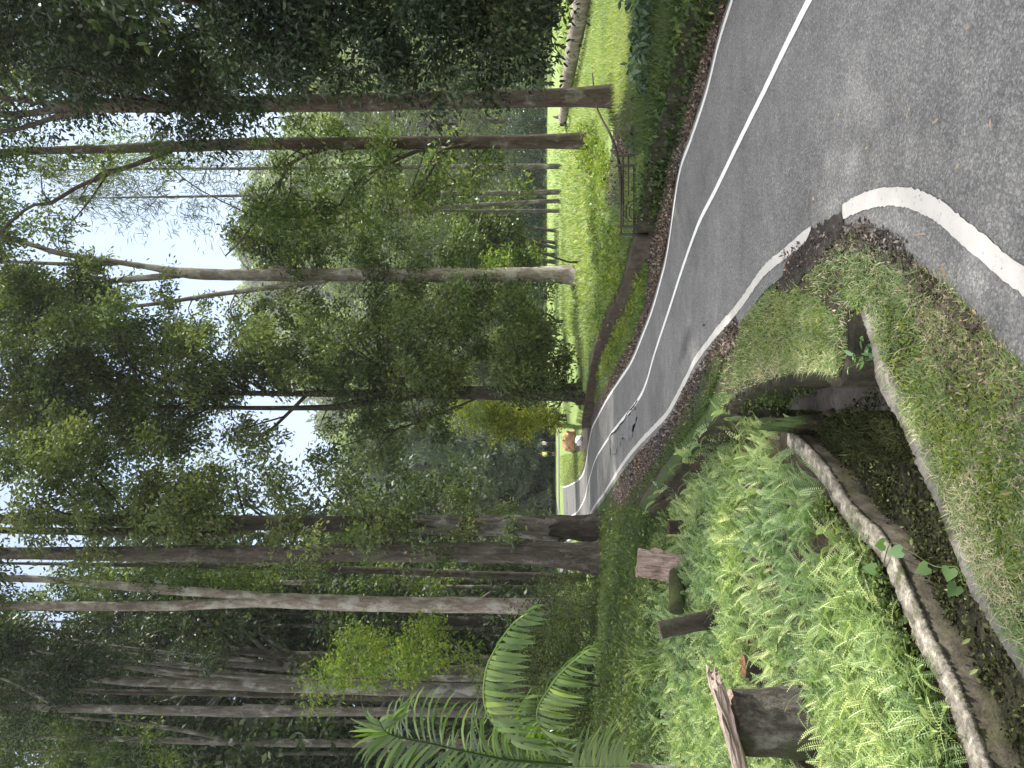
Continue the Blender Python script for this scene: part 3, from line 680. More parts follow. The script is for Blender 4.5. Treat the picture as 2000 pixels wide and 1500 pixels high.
tree("tree", "slim reddish tree above the railing, a long bare limb reaching into the sky gap", "tree", 18.6,
     [[(1166, 276, 34), (1150, 275, 30), (1000, 277, 26), (850, 278, 25), (700, 280, 25), (500, 281, 23), (350, 286, 22), (250, 290, 18), (100, 294, 15), (0, 297, 13), (-300, 300, 8), (-600, 300, 4)],
      [(335, 296, 9), (290, 311, 10), (240, 330, 9), (170, 355, 8), (105, 394, 8), (85, 399, 7), (60, 402, 6), (30, 425, 6), (0, 455, 5), (-60, 500, 4)],
      [(640, 290, 7), (590, 305, 7), (560, 328, 7), (540, 370, 6), (515, 410, 5), (470, 470, 4), (440, 500, 3)],
      [(830, 292, 7), (800, 300, 8), (770, 315, 6), (740, 330, 5), (690, 360, 5), (665, 400, 4)]],
     [(480, 800, 290, 440, 34, 28, .8), (800, 1020, 290, 400, 14, 26, .8), (120, 330, 270, 320, 8, 22, .6), (0, 160, 290, 350, 6, 26, .6), (450, 700, 380, 480, 14, 26, .8), (560, 900, 225, 290, 12, 26, .8), (60, 180, 330, 450, 9, 18, .4), (-500, 0, 250, 420, 10, 80, .8), (480, 620, 250, 300, 5, 22, .6)],
     'bark_red', 'leaf', droop=.5, size=.12, shade=[(-3.6, .8, 13, 27, 19, 24, 26, 1.5, 950, .16), (-1.6, 3.0, 9.5, 15, 17, 22, 20, 1.4, 900, .16)])  # shade list: extra clumps added to keep sun off the far road
tree("tree", "reddish-brown tree forking at the top, rightmost trunk by the dark roadside drain", "tree", 13.8,
     [[(1216, 188, 40), (1190, 188, 36), (1000, 193, 34), (850, 196, 34), (700, 200, 34), (500, 203, 32), (350, 204, 30), (220, 206, 27), (130, 210, 20), (60, 221, 13), (0, 224, 12), (-250, 228, 8), (-500, 232, 4)],
      [(190, 203, 13), (100, 202, 12), (40, 195, 11), (0, 191, 10), (-200, 180, 6)], [(200, 212, 11), (120, 225, 11), (50, 248, 9), (0, 258, 8), (-150, 290, 4)]],
     [(0, 240, -60, 190, 26, 48, .9), (170, 500, 120, 260, 20, 44, 1.0), (250, 520, 0, 160, 16, 46, .9), (0, 160, 190, 270, 7, 30, .5), (-500, 0, -100, 330, 18, 90, .9)],
     'bark_red', 'leaf_dark', droop=.6, size=.1)
tree("tree", "near overhanging tree whose dark leafy boughs hang down the right side above the lawn", "tree", 9.5,
     [[(1290, -600, 80), (900, -590, 70), (500, -580, 60), (0, -570, 50), (-500, -560, 30), (-900, -550, 12)],
      [(640, -575, 30), (560, -300, 22), (600, -60, 12), (700, 60, 9), (800, 130, 6)], [(700, -580, 30), (650, -250, 20), (780, 0, 9), (900, 60, 7), (1000, 110, 5)],
      [(420, -575, 26), (350, -280, 18), (380, -40, 10), (470, 60, 7), (520, 150, 5)]],
     [(420, 1040, -60, 110, 40, 62, 1.15), (520, 940, 80, 170, 16, 46, 1.0), (700, 900, 150, 220, 5, 34, .8), (940, 1080, -20, 80, 5, 40, .8), (1030, 1080, 20, 50, 2, 22, .6), (100, 900, -520, -80, 30, 110, .6), (-400, 100, -700, -250, 14, 130, .5)],
     'bark_red', 'leaf_dark', droop=.7, size=.085, depth=.5,
     shade=[(.4, 5.5, 1.2, 6.0, 6, 10.5, 62, 1.05, 1000, .12), (-1.2, .4, 1.6, 3.6, 6.5, 10, 5, .55, 380, .12), (3.0, 7.0, 6.0, 10.3, 7, 11, 36, 1.0, 850, .12), (-.9, 2.4, 7.6, 13, 8, 12, 34, 1.0, 900, .12)])  # shade list: mostly unseen clumps added to darken road and bank

for iy_, w_, d_, le in [(1148, 7, 34, -8), (1166, 6, 38, 6), (1228, 9, 33, -10), (1243, 6, 40, 5), (1300, 6, 36, -14), (1412, 8, 32, -6), (1432, 6, 36, 8), (1474, 9, 31, -5), (1490, 6, 38, 4)]:
    tree("slender_tree", "slender dark bole standing deep in the left-hand wood", "tree", d_, [[(1120, iy_, w_ * 1.25), (800, iy_ + le * .3, w_), (450, iy_ + le * .8, w_ * .8), (100, iy_ + le * 1.4, w_ * .5), (-150, iy_ + le * 2, w_ * .3)]],
         [(-100, 450, iy_ - 40, iy_ + 40, 10, 30, .8)], 'bark_grey', 'leaf', group="slender boles of the left-hand wood")
# ------------------------------------------------------------------ slim trees and clumps out on the lawn
def wispy(cb, P, r0, n, L, size):
    """casuarina-like tufts along the upper stem P"""
    k = rng.integers(int(len(P) * .35), len(P), n)
    for i in k:
        a = P[i]; t = (i - len(P) * .35) / (len(P) * .65)
        an = rng.uniform(0, 2 * np.pi); l = L * (1.05 - .75 * t) * rng.uniform(.5, 1.1)
        q = a + np.array([math.cos(an) * l, math.sin(an) * l, l * rng.uniform(.1, .8)])
        m = 60; f = rng.random((m, 1)) ** .6
        p = a + (q - a) * f + rng.normal(size=(m, 3)) * [.30, .30, .28] * (.4 + f)
        d = (q - a) * .4 + rng.normal(size=(m, 3)) * .5 + [0, 0, -.7]
        X, Y, Z = frames(d, m)
        V, Fs = place(LEAF1, LEAF1_F, p, X, Y, Z, np.stack([np.full(m, size * .16), size * rng.uniform(.6, 1.3, m), np.full(m, size)], 1))
        cb.add(V, Fs, np.repeat(np.clip(rng.normal(.5, .2, m), 0, 1), 4))
slim = [("rightmost slim straight tree of the row on the lawn, left of the reddish trunks", 41, [(1116, 325, 11), (1000, 325, 10), (800, 326, 8), (500, 329, 6), (250, 330, 4), (60, 333, 2)], 90),
        ("slim lawn tree with a pale trunk, second from the right in its row", 42, [(1114, 374, 11), (1000, 377, 10), (800, 379, 8), (500, 382, 6), (300, 385, 4), (120, 388, 2)], 80),
        ("slim leaning lawn tree bending to its left high up", 42.5, [(1113, 391, 9), (1000, 397, 8), (880, 404, 7), (800, 412, 6), (720, 421, 5), (640, 430, 3)], 12),
        ("slim dark lawn tree with a twin stem, leftmost straight trunk of its row", 43.5, [(1108, 412, 8), (1000, 412, 7), (830, 411, 5), (600, 409, 3), (480, 408, 2)], 16)]
for lab, d, path, n in slim:
    P, R = trunk_px(path, d); b = P[0].copy(); b[2] = height(b[0], b[1]) - .05
    r = empty("slim_tree", b, lab, "tree", "slim trees standing in a row on the lawn")
    tb = MB().add(*tube(np.vstack([[b], P]), np.concatenate([[R[0] * 1.2], R]), 8, .03))
    cb = MB(); wispy(cb, P, 0, n, 3.6, .55)
    for i in range(10):
        k = int(rng.uniform(.4, .95) * len(P)); an = rng.uniform(0, 6.28); l = rng.uniform(.8, 2.5)
        q = P[k] + np.array([math.cos(an) * l, math.sin(an) * l, l * rng.uniform(.5, 1.2)])
        tb.add(*tube(spline([P[k], (P[k] + q) / 2 + [0, 0, -.15], q], 5), np.linspace(.03, .01, 5), 4))
    tb.build("trunk", M['bark_grey'], r, True); cb.build("crown", M['needle'], r)
def spray(label, cat, d, bases, tops, crownrects, bark, leaf, name, w=5, group=None, size=None, lai=1.0, flat=.75, depthf=1.0):
    ps = []
    for b0, t0 in zip(bases, tops):
        mid = ((b0[0] + t0[0]) / 2 + rng.normal() * 3, b0[1] * .45 + t0[1] * .55 + rng.normal() * 2)
        ps.append([(b0[0], b0[1], w * 1.2), (mid[0], mid[1], w), (t0[0], t0[1], w * .55)])
    return tree(name, label, cat, d, ps, crownrects, bark, leaf, group, size, lai, .3, twigs=.3, name_parts=('stem', 'crown'), split=True, depth=depthf)
spray("olive-green conifer clump with many leaning bare stems, right of the pale forked tree", "tree", 50,
      [(1104, 452), (1108, 478), (1107, 490), (1108, 500), (1107, 512), (1109, 518)], [(1022, 440), (1012, 462), (1010, 468), (1018, 492), (1000, 500), (1020, 512)],
      [(850, 1020, 400, 520, 40, 26, 1.6), (880, 980, 440, 510, 16, 24, 1.5)], 'bark_grey', 'needle_olive', "multi_stem_conifer", 6, size=.26, lai=1.3)
spray("broad shrub with fanned dark stems half hidden by hanging foliage beyond the stone-walled drain", "shrub", 38,
      [(1086, 628), (1084, 634), (1082, 640), (1080, 646)], [(1050, 612), (1052, 630), (1044, 640), (1046, 652)],
      [(960, 1070, 600, 700, 26, 28, 1.0)], 'bark_dark', 'leaf_grey', "fan_stem_shrub", 4, size=.2)
spray("yellow-green sunlit bushy tree leaning over the people beside the far road", "tree", 36,
      [(1132, 812), (1131, 818)], [(1090, 812), (1088, 820)],
      [(950, 1010, 790, 845, 14, 24, 1.0), (1000, 1035, 800, 850, 16, 17, 1.3), (1040, 1088, 798, 832, 16, 14, 1.2), (890, 980, 780, 830, 10, 26, .9)], 'bark_dark', 'leaf_yellow', "bushy_tree", 6, size=.15, depthf=.35)
spray("small sapling sprouting bright young leaves beside the pale forked tree's bare trunk", "sapling", 25,
      [(1112, 512)], [(960, 478)], [(930, 1000, 465, 515, 6, 15, .7), (1030, 1060, 485, 510, 3, 11, .7), (960, 975, 500, 520, 2, 12, .6)], 'twig', 'leaf_lime', "sapling", 3, size=.12)
spray("light-green arching sapling in front of the mottled trunks, above the palm", "sapling", 13,
      [(1000, 1337)], [(620, 1322)], [(590, 680, 1285, 1350, 8, 22, .8), (660, 800, 1250, 1340, 16, 26, .75), (780, 930, 1225, 1320, 16, 26, .7), (560, 640, 1350, 1385, 3, 16, .5)], 'twig', 'leaf_lime', "arching_sapling", 2.4, size=.075)

# ------------------------------------------------------------------ forest rows behind: one of each kind, then copies
def copy_tree(src, loc, rz, sc, label=None, group=None):
    r = src.copy(); COL.objects.link(r); r.location = loc; r.rotation_euler = (0, 0, rz); r.scale = (sc * random.uniform(.9, 1.1), sc * random.uniform(.9, 1.1), sc)
    if label: r["label"] = label
    if group: r["group"] = group
    for ch in list(src.children):
        c = ch.copy(); COL.objects.link(c); c.parent = r
    return r
def proto_broad(name, h, w, leaf, bark, size, n, low=.2, label="", cat="tree", group=None):
    r = empty(name, (0, 0, 0), label, cat, group); tb, cb = MB(), MB()
    P = spline(np.array([[0, 0, -.3], [.15, .1, h * .35], [-.2, .15, h * .65], [0, 0, h * .93]]), 16)
    tb.add(*tube(P, np.linspace(h * .012, h * .003, 16), 9, .03))
    k = max(14, int(h * 2.0))
    for i in range(k):
        t = low + (1 - low) * (i + rng.random()) / k
        rad = w * (math.sin(math.pi * min(1, (t - low) / (1 - low) * .86 + .14)) ** .6) * rng.uniform(.55, 1.0)
        an = rng.uniform(0, 6.28); c = np.array([math.cos(an) * rad, math.sin(an) * rad, h * t])
        R = rng.uniform(.13, .21) * w + .5
        clump(cb, c, R, n // k, size, .4, True, sub=max(9, int(R * R * 4)), rvar=rng.uniform(.2, .8))
        j = max(0, int(15 * (t - .08))); tb.add(*tube(spline([P[j], (P[j] + c) / 2 + [0, 0, .3], c], 5), np.linspace(h * .004, .02, 5), 5))
    tb.build("trunk", M[bark], r, True); cb.build("crown", M[leaf], r)
    return r
def proto_conifer(name, h, w, leaf, bark, size, n, label="", group=None):
    r = empty(name, (0, 0, 0), label, "conifer", group); tb, cb = MB(), MB()
    P = np.array([[0, 0, -.3], [0, 0, h * .5], [0, 0, h]]); tb.add(*tube(spline(P, 10), np.linspace(h * .014, .03, 10), 8, .03))
    k = int(h * 5)
    for i in range(k):
        t = .09 + .9 * i / k; l = w * (1 - t) ** .75 * rng.uniform(.65, 1.1) + .3; an = i * 2.4 + rng.normal() * .3
        m = max(14, int(n / k * (1.6 - 1.3 * t)))
        f = rng.random((m, 1)) ** .7
        tip = np.array([math.cos(an) * l, math.sin(an) * l, h * t - l * .28])
        p = np.array([0, 0, h * t]) * (1 - f) + tip * f + rng.normal(size=(m, 3)) * [.32, .32, .18] * (.5 + f)
        X, Y, Z = frames(np.array([math.cos(an), math.sin(an), -.8]) + rng.normal(size=(m, 3)) * .4, m)
        V, Fs = place(LEAF1, LEAF1_F, p, X, Y, Z, np.stack([np.full(m, size * .6), size * rng.uniform(.7, 1.3, m), np.full(m, size)], 1))
        cb.add(V, Fs, np.repeat(np.clip(rng.normal(.45, .22, m), 0, 1), 4))
    tb.build("trunk", M[bark], r, True); cb.build("crown", M[leaf], r); return r
def row(proto, spots, labels, group):
    first = True
    for (x, y, s) in spots:
        lab = labels if isinstance(labels, str) else labels.pop(0)
        loc = (x, y, float(height(x, y)))
        if first and not proto.get("used"):
            proto.location = loc; proto.rotation_euler = (0, 0, 1.0); proto.scale = (s, s, s); proto["label"] = lab; proto["group"] = group; proto["used"] = 1
        else: copy_tree(proto, loc, random.uniform(0, 6.28), s, lab, group)
        first = False
A = proto_broad("forest_tree", 24, 5.0, 'leaf_dark', 'bark_grey', .30, 15000, .12, "dark forest tree")
row(A, [(-9.5, 37, .95), (-14, 34, 1.0), (-19, 36, .95), (-24, 39, 1.0), (-28, 44, 1.05), (-17, 45, 1.05), (-22, 50, 1.1), (-12.5, 44, 1.0), (-31, 56, 1.15), (-36, 62, 1.2), (-26, 60, 1.2), (-17.5, 58, 1.1), (-40, 50, 1.1), (-21, 72, 1.3), (-30, 78, 1.4), (-43, 76, 1.4), (-11.5, 31, 1.05), (-16, 40, 1.3), (-23, 33, 1.1), (-20, 43, 1.4), (-27, 50, 1.5), (-9.5, 48, 1.25)],
    "dark broadleaf tree of the dense wood behind the left-hand trunks and palm", "broadleaf trees of the left-hand wood")
B = proto_broad("lawn_edge_tree", 22, 5.5, 'leaf_far', 'bark_grey', .36, 15000, .06, "grey-green tree")
row(B, [(5, 96, 1.1), (13, 92, 1.2), (22, 95, 1.25), (30, 88, 1.15), (38, 92, 1.2), (47, 84, 1.2), (55, 88, 1.2), (18, 104, 1.6), (33, 108, 1.6), (9, 110, 1.5), (27, 120, 1.75), (44, 112, 1.6), (62, 100, 1.5), (-1, 104, 1.2), (36, 66, .9), (43, 60, .9), (40, 72, 1.05), (-14, 112, 1.4), (-8, 117, 1.45), (-2, 119, 1.4), (-20, 110, 1.5), (-26, 108, 1.5), (4, 114, 1.55), (-5, 128, 1.5), (-12, 130, 1.5)],
    "hazy grey-green tree along the far edge of the sunny lawn", "trees along the far edge of the lawn")
CN = proto_conifer("cedar", 22, 5.2, 'cedar', 'bark_dark', .42, 20000, "cedar")
row(CN, [(-6, 84, .95), (-9.5, 90, 1.05), (-13, 86, 1.0), (-3.5, 92, 1.0), (-16.5, 92, 1.15), (-11, 100, 1.25), (-5.5, 102, 1.2), (-20, 96, 1.2)],
    "dark drooping conifer of the hazy stand beyond the far bend of the road", "conifers beyond the far road")
S = proto_broad("shrub", 2.4, 1.2, 'shrub_blue', 'twig', .13, 4200, .02, "shrub", "shrub")
row(S, [(9.5, 82, 1.6), (12, 84, 1.7), (14.5, 83, 1.5), (17, 84, 1.7), (20, 83, 1.8), (23, 82, 1.6), (26, 80, 1.7), (6, 84, 1.6), (3.5, 84, 1.6), (29, 79, 1.7)],
    "dark blue-green shrub in the hedge-like row at the lawn's far edge", "shrubs at the far lawn edge")
G1 = proto_broad("bush", 1.9, 1.2, 'leaf', 'twig', .085, 5200, .02, "green bush", "bush")
labs = ["rounded green bush at the foot of the flared reddish-brown tree", "yellow-green bush left of the flared tree's foot", "leafy bush under the pale forked tree", "bush between the pale forked tree and the mottled trunks", "dark bush just behind the upper palm fronds", "bush behind the palm at the left picture edge", "tall bush behind the arching sapling", "bush filling the gap left of the slim ringed trunk", "bush low behind the drooping palm frond"]
row(G1, [(-5.6, 19.5, .9), (-5.3, 17.2, .6), (-6.6, 20.5, 1.15), (-8.0, 20.0, 1.2), (-8.6, 16.5, 1.1), (-9.8, 18.5, 1.3), (-7.2, 16.6, .8), (-10.4, 21.5, 1.5), (-7.9, 14.0, .75)], labs, "bushes under the left-hand trees")
# ------------------------------------------------------------------ hills and far wood
hx, hy = np.meshgrid(np.linspace(-500, 600, 90), np.linspace(125, 700, 50))
hz = 95 * smooth(130, 420, hy) * (1 + .35 * np.sin(hx / 90 + 1) + .2 * np.sin(hx / 37)) * (.75 + .25 * smooth(-200, 120, hx)) - 2
i2 = np.arange(49)[:, None] * 90 + np.arange(89)[None]
tagit(mesh("hill", np.stack([hx.ravel(), hy.ravel(), hz.ravel()], 1), [np.stack([i2, i2 + 1, i2 + 91, i2 + 90], -1).reshape(-1, 4)], M['ground'], smooth=True, extra={'dgrass': np.ones(hx.size)}), kind="structure")
fb = MB()
for k in range(900):
    y = rng.uniform(128, 430); x = rng.uniform(-.62, .62) * y; z0 = 95 * smooth(130, 420, y) * (1 + .35 * math.sin(x / 90 + 1) + .2 * math.sin(x / 37)) * (.75 + .25 * float(smooth(-200, 120, x))) - 2
    h = rng.uniform(14, 24); c = np.array([x, y, z0 + h * .55]); n = 260
    q = unit(rng.normal(size=(n, 3))) * (rng.random((n, 1)) ** .35) * [h * .28, h * .28, h * .5]
    leaves(fb, c + q, y * .0095, .2, unit(q), True, rng.uniform(.15, .85))
tagit(fb.build("far_wood", M['leaf_far']), kind="stuff")
# ------------------------------------------------------------------ walls, kerbs and the drain under the grass
def profile(P, right, left, ztop, zbot, n=80, rough=.006, wave=0):
    """a wall along P: cross-section from `right` to `left` of the line, ztop may vary"""
    S = spline(np.asarray(P), n)[:, :2]; a, b = off(S, right), off(S, left)
    zt = np.broadcast_to(ztop, (n,)) + rng.normal(size=n) * rough; zb = np.broadcast_to(zbot, (n,))
    a = a + rng.normal(size=a.shape) * rough; b = b + rng.normal(size=b.shape) * rough
    q_ = np.arange(n) * (np.linalg.norm(S[-1] - S[0]) / n)
    if wave:
        N_ = unit(b - a); b = b + N_ * (wave * (np.sin(q_ * 19 + 1) + .7 * np.sin(q_ * 43) + .5 * np.sign(np.sin(q_ * 11 + 2))))[:, None]; a = a + N_ * (wave * .5 * (np.sin(q_ * 27) + .6 * np.sin(q_ * 61 + 2)))[:, None]
        zt = zt + wave * .8 * (np.sin(q_ * 23) * .6 + np.sin(q_ * 8 + 1) + .4 * np.sin(q_ * 71))
    V = np.concatenate([np.c_[a, zb], np.c_[a, zt], np.c_[b, zt - rough], np.c_[b, zb]])
    i = np.arange(n - 1)[:, None]
    q = [np.hstack([i + k * n, i + k * n + 1, i + ((k + 1) % 4) * n + 1, i + ((k + 1) % 4) * n]) for k in range(4)]
    q.append(np.array([[0, n, 2 * n, 3 * n], [n - 1, 4 * n - 1, 3 * n - 1, 2 * n - 1]]))
    return V, [np.vstack(q)]
def fixn(o):
    bm = bmesh.new(); bm.from_mesh(o.data); bmesh.ops.recalc_face_normals(bm, faces=bm.faces); bm.to_mesh(o.data); bm.free(); return o
c0 = gWF.mean(0)
wr = empty("low_wall", (c0[0], c0[1], -.5), "low old wall with a pale sunlit top between the ferns and the mossy ditch", "wall")
# ditch lies to the camera side of gWF
sg = 1 if inpoly(off(gWF, .1)[3, 0], off(gWF, .1)[3, 1], DITCH) else -1
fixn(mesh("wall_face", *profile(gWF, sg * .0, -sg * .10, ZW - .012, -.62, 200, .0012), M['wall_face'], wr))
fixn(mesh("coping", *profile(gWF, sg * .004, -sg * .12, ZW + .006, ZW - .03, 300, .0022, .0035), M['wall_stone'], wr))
sn = 1 if inpoly(off(gNB, .1)[6, 0], off(gNB, .1)[6, 1], DITCH) else -1
tagit(fixn(mesh("drain_wall", *profile(gNB, sn * .02, -sn * .09, .012, -1.4, 200, .0022), M['concrete'])), "weathered grey concrete wall edging the ditch on the near grass bank", "wall")
sr = 1 if inpoly(off(gRIM, .1)[0, 0], off(gRIM, .1)[0, 1], DITCH) else -1
zt = np.concatenate([np.full(30, .0), np.full(60, -.005), np.linspace(-.005, -.05, 30)])
cr = empty("culvert", tuple(gRIM[4]), "arched culvert mouth under the grassy hump beside the ditch", "culvert")
fixn(mesh("culvert_wall", *profile(gRIM, sr * .05, -sr * .10, zt, -1.4, 120, .004), M['wall_deep'], cr))
fl = G([(1500, 752), (1560, 738), (1640, 745), (1722, 752), (1752, 800), (1640, 806), (1560, 800), (1515, 800)], -.40)[:, :2]
o = fillpoly("culvert_floor", fl, -.395, M['wet_floor'], None); o.parent = cr; o.matrix_parent_inverse = Matrix.Translation(-Vector(cr.location))
dw_ = -1 if inpoly(off(gW, .1)[5, 0], off(gW, .1)[5, 1], DRAIN) else 1
SW = spline(gW, 200)
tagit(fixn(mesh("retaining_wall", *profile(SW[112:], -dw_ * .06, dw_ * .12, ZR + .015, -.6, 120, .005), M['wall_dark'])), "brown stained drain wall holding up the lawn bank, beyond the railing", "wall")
tagit(fixn(mesh("retaining_wall", *profile(SW[:112], -dw_ * .06, dw_ * .12, ZR + .01, -.6, 120, .005), M['wall_deep'])), "shade-darkened drain wall under hanging plants, nearer than the railing", "wall")
ke = gE[:12]; de = 1 if inpoly(off(ke, .1)[3, 0], off(ke, .1)[3, 1], DRAIN) else -1
tagit(fixn(mesh("kerb", *profile(ke, de * .07, -de * .02, .03, -.6, 120, .010), M['wall_mossy'])), "mossy kerb between the leaf litter and the dark drain by the railing", "kerb")

# ------------------------------------------------------------------ grass, ferns, litter
BL = np.array([[-.5, 0, 0], [.5, 0, 0], [.38, .25, .55], [-.38, .25, .55], [0, 1, .9]])
BL_F = [np.array([[0, 1, 2, 3]]), np.array([[3, 2, 4]])]
def blades(mb, pos, ln, wd, lean=.5, rb=None):
    n = len(pos); an = rng.uniform(0, 2 * np.pi, n)
    X = np.stack([np.cos(an), np.sin(an), np.zeros(n)], 1); Yh = np.stack([-np.sin(an), np.cos(an), np.zeros(n)], 1)
    Z = np.tile([0., 0, 1], (n, 1)) + rng.normal(size=(n, 3)) * [.25, .25, 0]
    l = ln * rng.uniform(.5, 1.3, n); k = lean * rng.uniform(.3, 1.8, n)
    V, Fs = place(BL, BL_F, pos, X, Yh, Z, np.stack([wd * rng.uniform(.6, 1.3, n), l * k, l], 1))
    r = rng.random(n) if rb is None else np.clip(rb + rng.normal(size=n) * .15, 0, 1)
    mb.add(V, Fs, np.repeat(r, 5))
def px_ground(P, n, z=0.0):
    q = sample(np.asarray(P, float), n); g = G(q, z); g[:, 2] = gz(g); return g
def patchy(g, s, lo=.45):
    """drop points in irregular bare spots"""
    v = np.sin(g[:, 0] * s + 1.3 * np.sin(g[:, 1] * s * .7)) * np.sin(g[:, 1] * s * 1.1 + 1.7 * np.sin(g[:, 0] * s * .6))
    return g[(v * .5 + .5 + rng.normal(size=len(g)) * .22) > lo]
ISLAND = [(1452, 622), (1490, 575), (1540, 548), (1590, 515), (1650, 462), (1700, 468), (1760, 500), (1800, 522), (1870, 562), (1930, 640), (1985, 698), (2060, 770), (2200, 900), (2250, 1590), (2130, 1450)] + NB[::-1][1:] + [(1675, 600), (1655, 605)] + RIM[1:9] + [(1395, 765), (1420, 690)]
mb = MB()
g = px_ground(ISLAND, 66000); g = patchy(g, 6, .36)
g = g[(height(g[:, 0], g[:, 1]) > -.1)]
blades(mb, g, .024, .0048, 1.5)
g = px_ground(ISLAND, 9000); g = patchy(g, 5, .55); g = g[g[:, 2] > -.1]; blades(mb, g, .04, .0055, 1.3, .42)
g = px_ground([(1450, 625), (1500, 570), (1560, 560), (1640, 620), (1640, 730), (1500, 720), (1430, 760)], 9000); g = g[g[:, 2] > -.1]; blades(mb, g, .03, .005, 1.2, .55)
STRAW = [[(1835, 950), (1880, 940), (1960, 1090), (2000, 1180), (1980, 1210), (1915, 1140), (1860, 1030)], [(1540, 690), (1600, 690), (1632, 735), (1570, 722), (1480, 748), (1430, 775), (1470, 720)], [(1800, 560), (1850, 600), (1900, 690), (1880, 760), (1830, 700), (1790, 620)], [(1870, 820), (1930, 800), (1960, 900), (1900, 960)]]
for P_, n_ in zip(STRAW, (3600, 2600, 900, 600)):
    g = px_ground(P_, n_); g = g[g[:, 2] > -.1]; g = patchy(g, 11, .5); g[:, :2] += rng.normal(size=(len(g), 2)) * .06; g[:, 2] = gz(g) + .012; g = g[g[:, 2] > -.05]; blades(mb, g, .014, .0040, 3.2, .90)
wd = MB()
for P_, n_ in (([(1640, 560), (1740, 560), (1850, 700), (1960, 900), (2000, 1150), (1960, 1120), (1850, 900), (1740, 720)], 190), ([(1460, 640), (1560, 580), (1640, 620), (1640, 700), (1500, 715)], 90), ([(1850, 700), (2000, 760), (2000, 1150)], 110)):
    for c in px_ground(P_, n_):
        if c[2] > -.1: leaves(wd, c + rng.normal(size=(11, 3)) * [.028, .028, .008] + [0, 0, .014], .023, -.35, None, False, rng.uniform(.3, .9))
tagit(wd.build("bank_weeds", M['leaf_lime']), kind="stuff")
tagit(mb.build("bank_grass", M['grass_dry']), kind="stuff")
mb = MB()
g = px_ground([(1455, 620), (1520, 545), (1580, 520), (1650, 465), (1720, 470), (1800, 520), (1900, 600), (2010, 720), (2120, 900), (2150, 1300), (2000, 1250), (1880, 900), (1760, 600), (1640, 640), (1600, 730), (1450, 720)], 1300)
g = g[g[:, 2] > -.1]; g[:, 2] += .012; leaves(mb, g, .022, -.1)
tagit(mb.build("fallen_leaf_scatter", M['straw']), kind="stuff")
# lawn beyond the drain
mb = MB()
LAWN_N = [(1122, -220), (1246, -220), (1232, 120), (1222, 200), (1195, 240), (1175, 300), (1180, 400), (1215, 440), (1222, 500), (1205, 560), (1180, 612), (1160, 660), (1145, 720), (1110, 700), (1100, 620), (1104, 500), (1102, 200)]
g = px_ground(LAWN_N, 54000, .27); g = g[inpoly(g[:, 0], g[:, 1], RIGHT)]; blades(mb, g, .13, .013, .6)
g = px_ground([(1066, 240), (1066, 640), (1110, 660), (1125, 500), (1112, 240)], 9000, .8); g = g[inpoly(g[:, 0], g[:, 1], RIGHT)]; blades(mb, g, .2, .05, .6)
g = px_ground([(1080, 0), (1105, 230), (1118, 230), (1120, 0)], 3000, .5); blades(mb, g, .2, .04, .6)
g = px_ground([(1094, 890), (1094, 948), (1108, 948), (1130, 938), (1142, 905), (1144, 880)], 6000); blades(mb, g, .10, .02, .6)
g = px_ground([(1203, 300), (1262, 300), (1258, 400), (1246, 462), (1205, 470)], 5200, ZR); g = patchy(g[inpoly(g[:, 0], g[:, 1], RIGHT)], 4, .35); blades(mb, g, .07, .009, .9)
tagit(mb.build("lawn_grass", M['grass_lime']), kind="stuff")
# taller tufts and low weeds on the bank
mb = MB(); tb = MB()
BANKW = [(1150, 280), (1190, 290), (1200, 330), (1180, 400), (1205, 440), (1235, 465), (1225, 520), (1200, 590), (1175, 640), (1160, 690), (1150, 650), (1180, 560), (1160, 420), (1140, 300)]
cs = px_ground(BANKW, 150, .26)
for c in cs:
    n = 34; leaves(tb, c + rng.normal(size=(n, 3)) * [.10, .10, .06] + [0, 0, .10], .085, -.25, None, True, rng.uniform(.3, .8))
for c in px_ground([(1140, 255), (1185, 265), (1185, 330), (1150, 320)], 40, .26):
    leaves(tb, c + rng.normal(size=(60, 3)) * [.12, .12, .10] + [0, 0, .15], .10, -.2, None, True, rng.uniform(.4, .9))
VERGE = [(1262, 478), (1256, 495), (1250, 553), (1221, 622), (1195, 666), (1162, 736), (1150, 785), (1163, 790), (1190, 745), (1213, 700), (1236, 660), (1258, 600), (1268, 530)]
g = px_ground(VERGE, 9000); g = g[g[:, 2] > -.1]; blades(mb, g, .075, .010, .8)
for c in px_ground([(1258, 545), (1228, 615), (1200, 666), (1168, 735), (1178, 735), (1208, 680), (1236, 625), (1262, 560)], 110):
    leaves(tb, c + rng.normal(size=(26, 3)) * [.07, .07, .04] + [0, 0, .06], .065, -.2, None, True, rng.uniform(.4, .9))
tagit(tb.build("bank_weeds", M['leaf_lime']), kind="stuff")
g = px_ground([(1300, 330), (1322, 277), (1360, 110), (1395, 0), (1412, 0), (1372, 120), (1332, 290), (1312, 345), (1290, 430), (1283, 420)], 3000); blades(mb, g[g[:, 2] > -.1], .05, .008, .8, .2)
tagit(mb.build("verge_grass", M['grass']), kind="stuff")
mb = MB()
DARKB = [(1242, -220), (1350, -200), (1325, 100), (1318, 180), (1290, 250), (1262, 300), (1235, 290), (1205, 250), (1235, 160)]
g = px_ground(DARKB, 16000, ZR); g = g[inpoly(g[:, 0], g[:, 1], RIGHT)]; blades(mb, g, .13, .010, .7, .25)
g = px_ground([(1180, 330), (1235, 300), (1262, 310), (1258, 440), (1225, 510), (1190, 560), (1195, 450)], 8000, ZR); g = patchy(g[inpoly(g[:, 0], g[:, 1], RIGHT)], 2.5, .30); blades(mb, g, .09, .009, .7, .85)
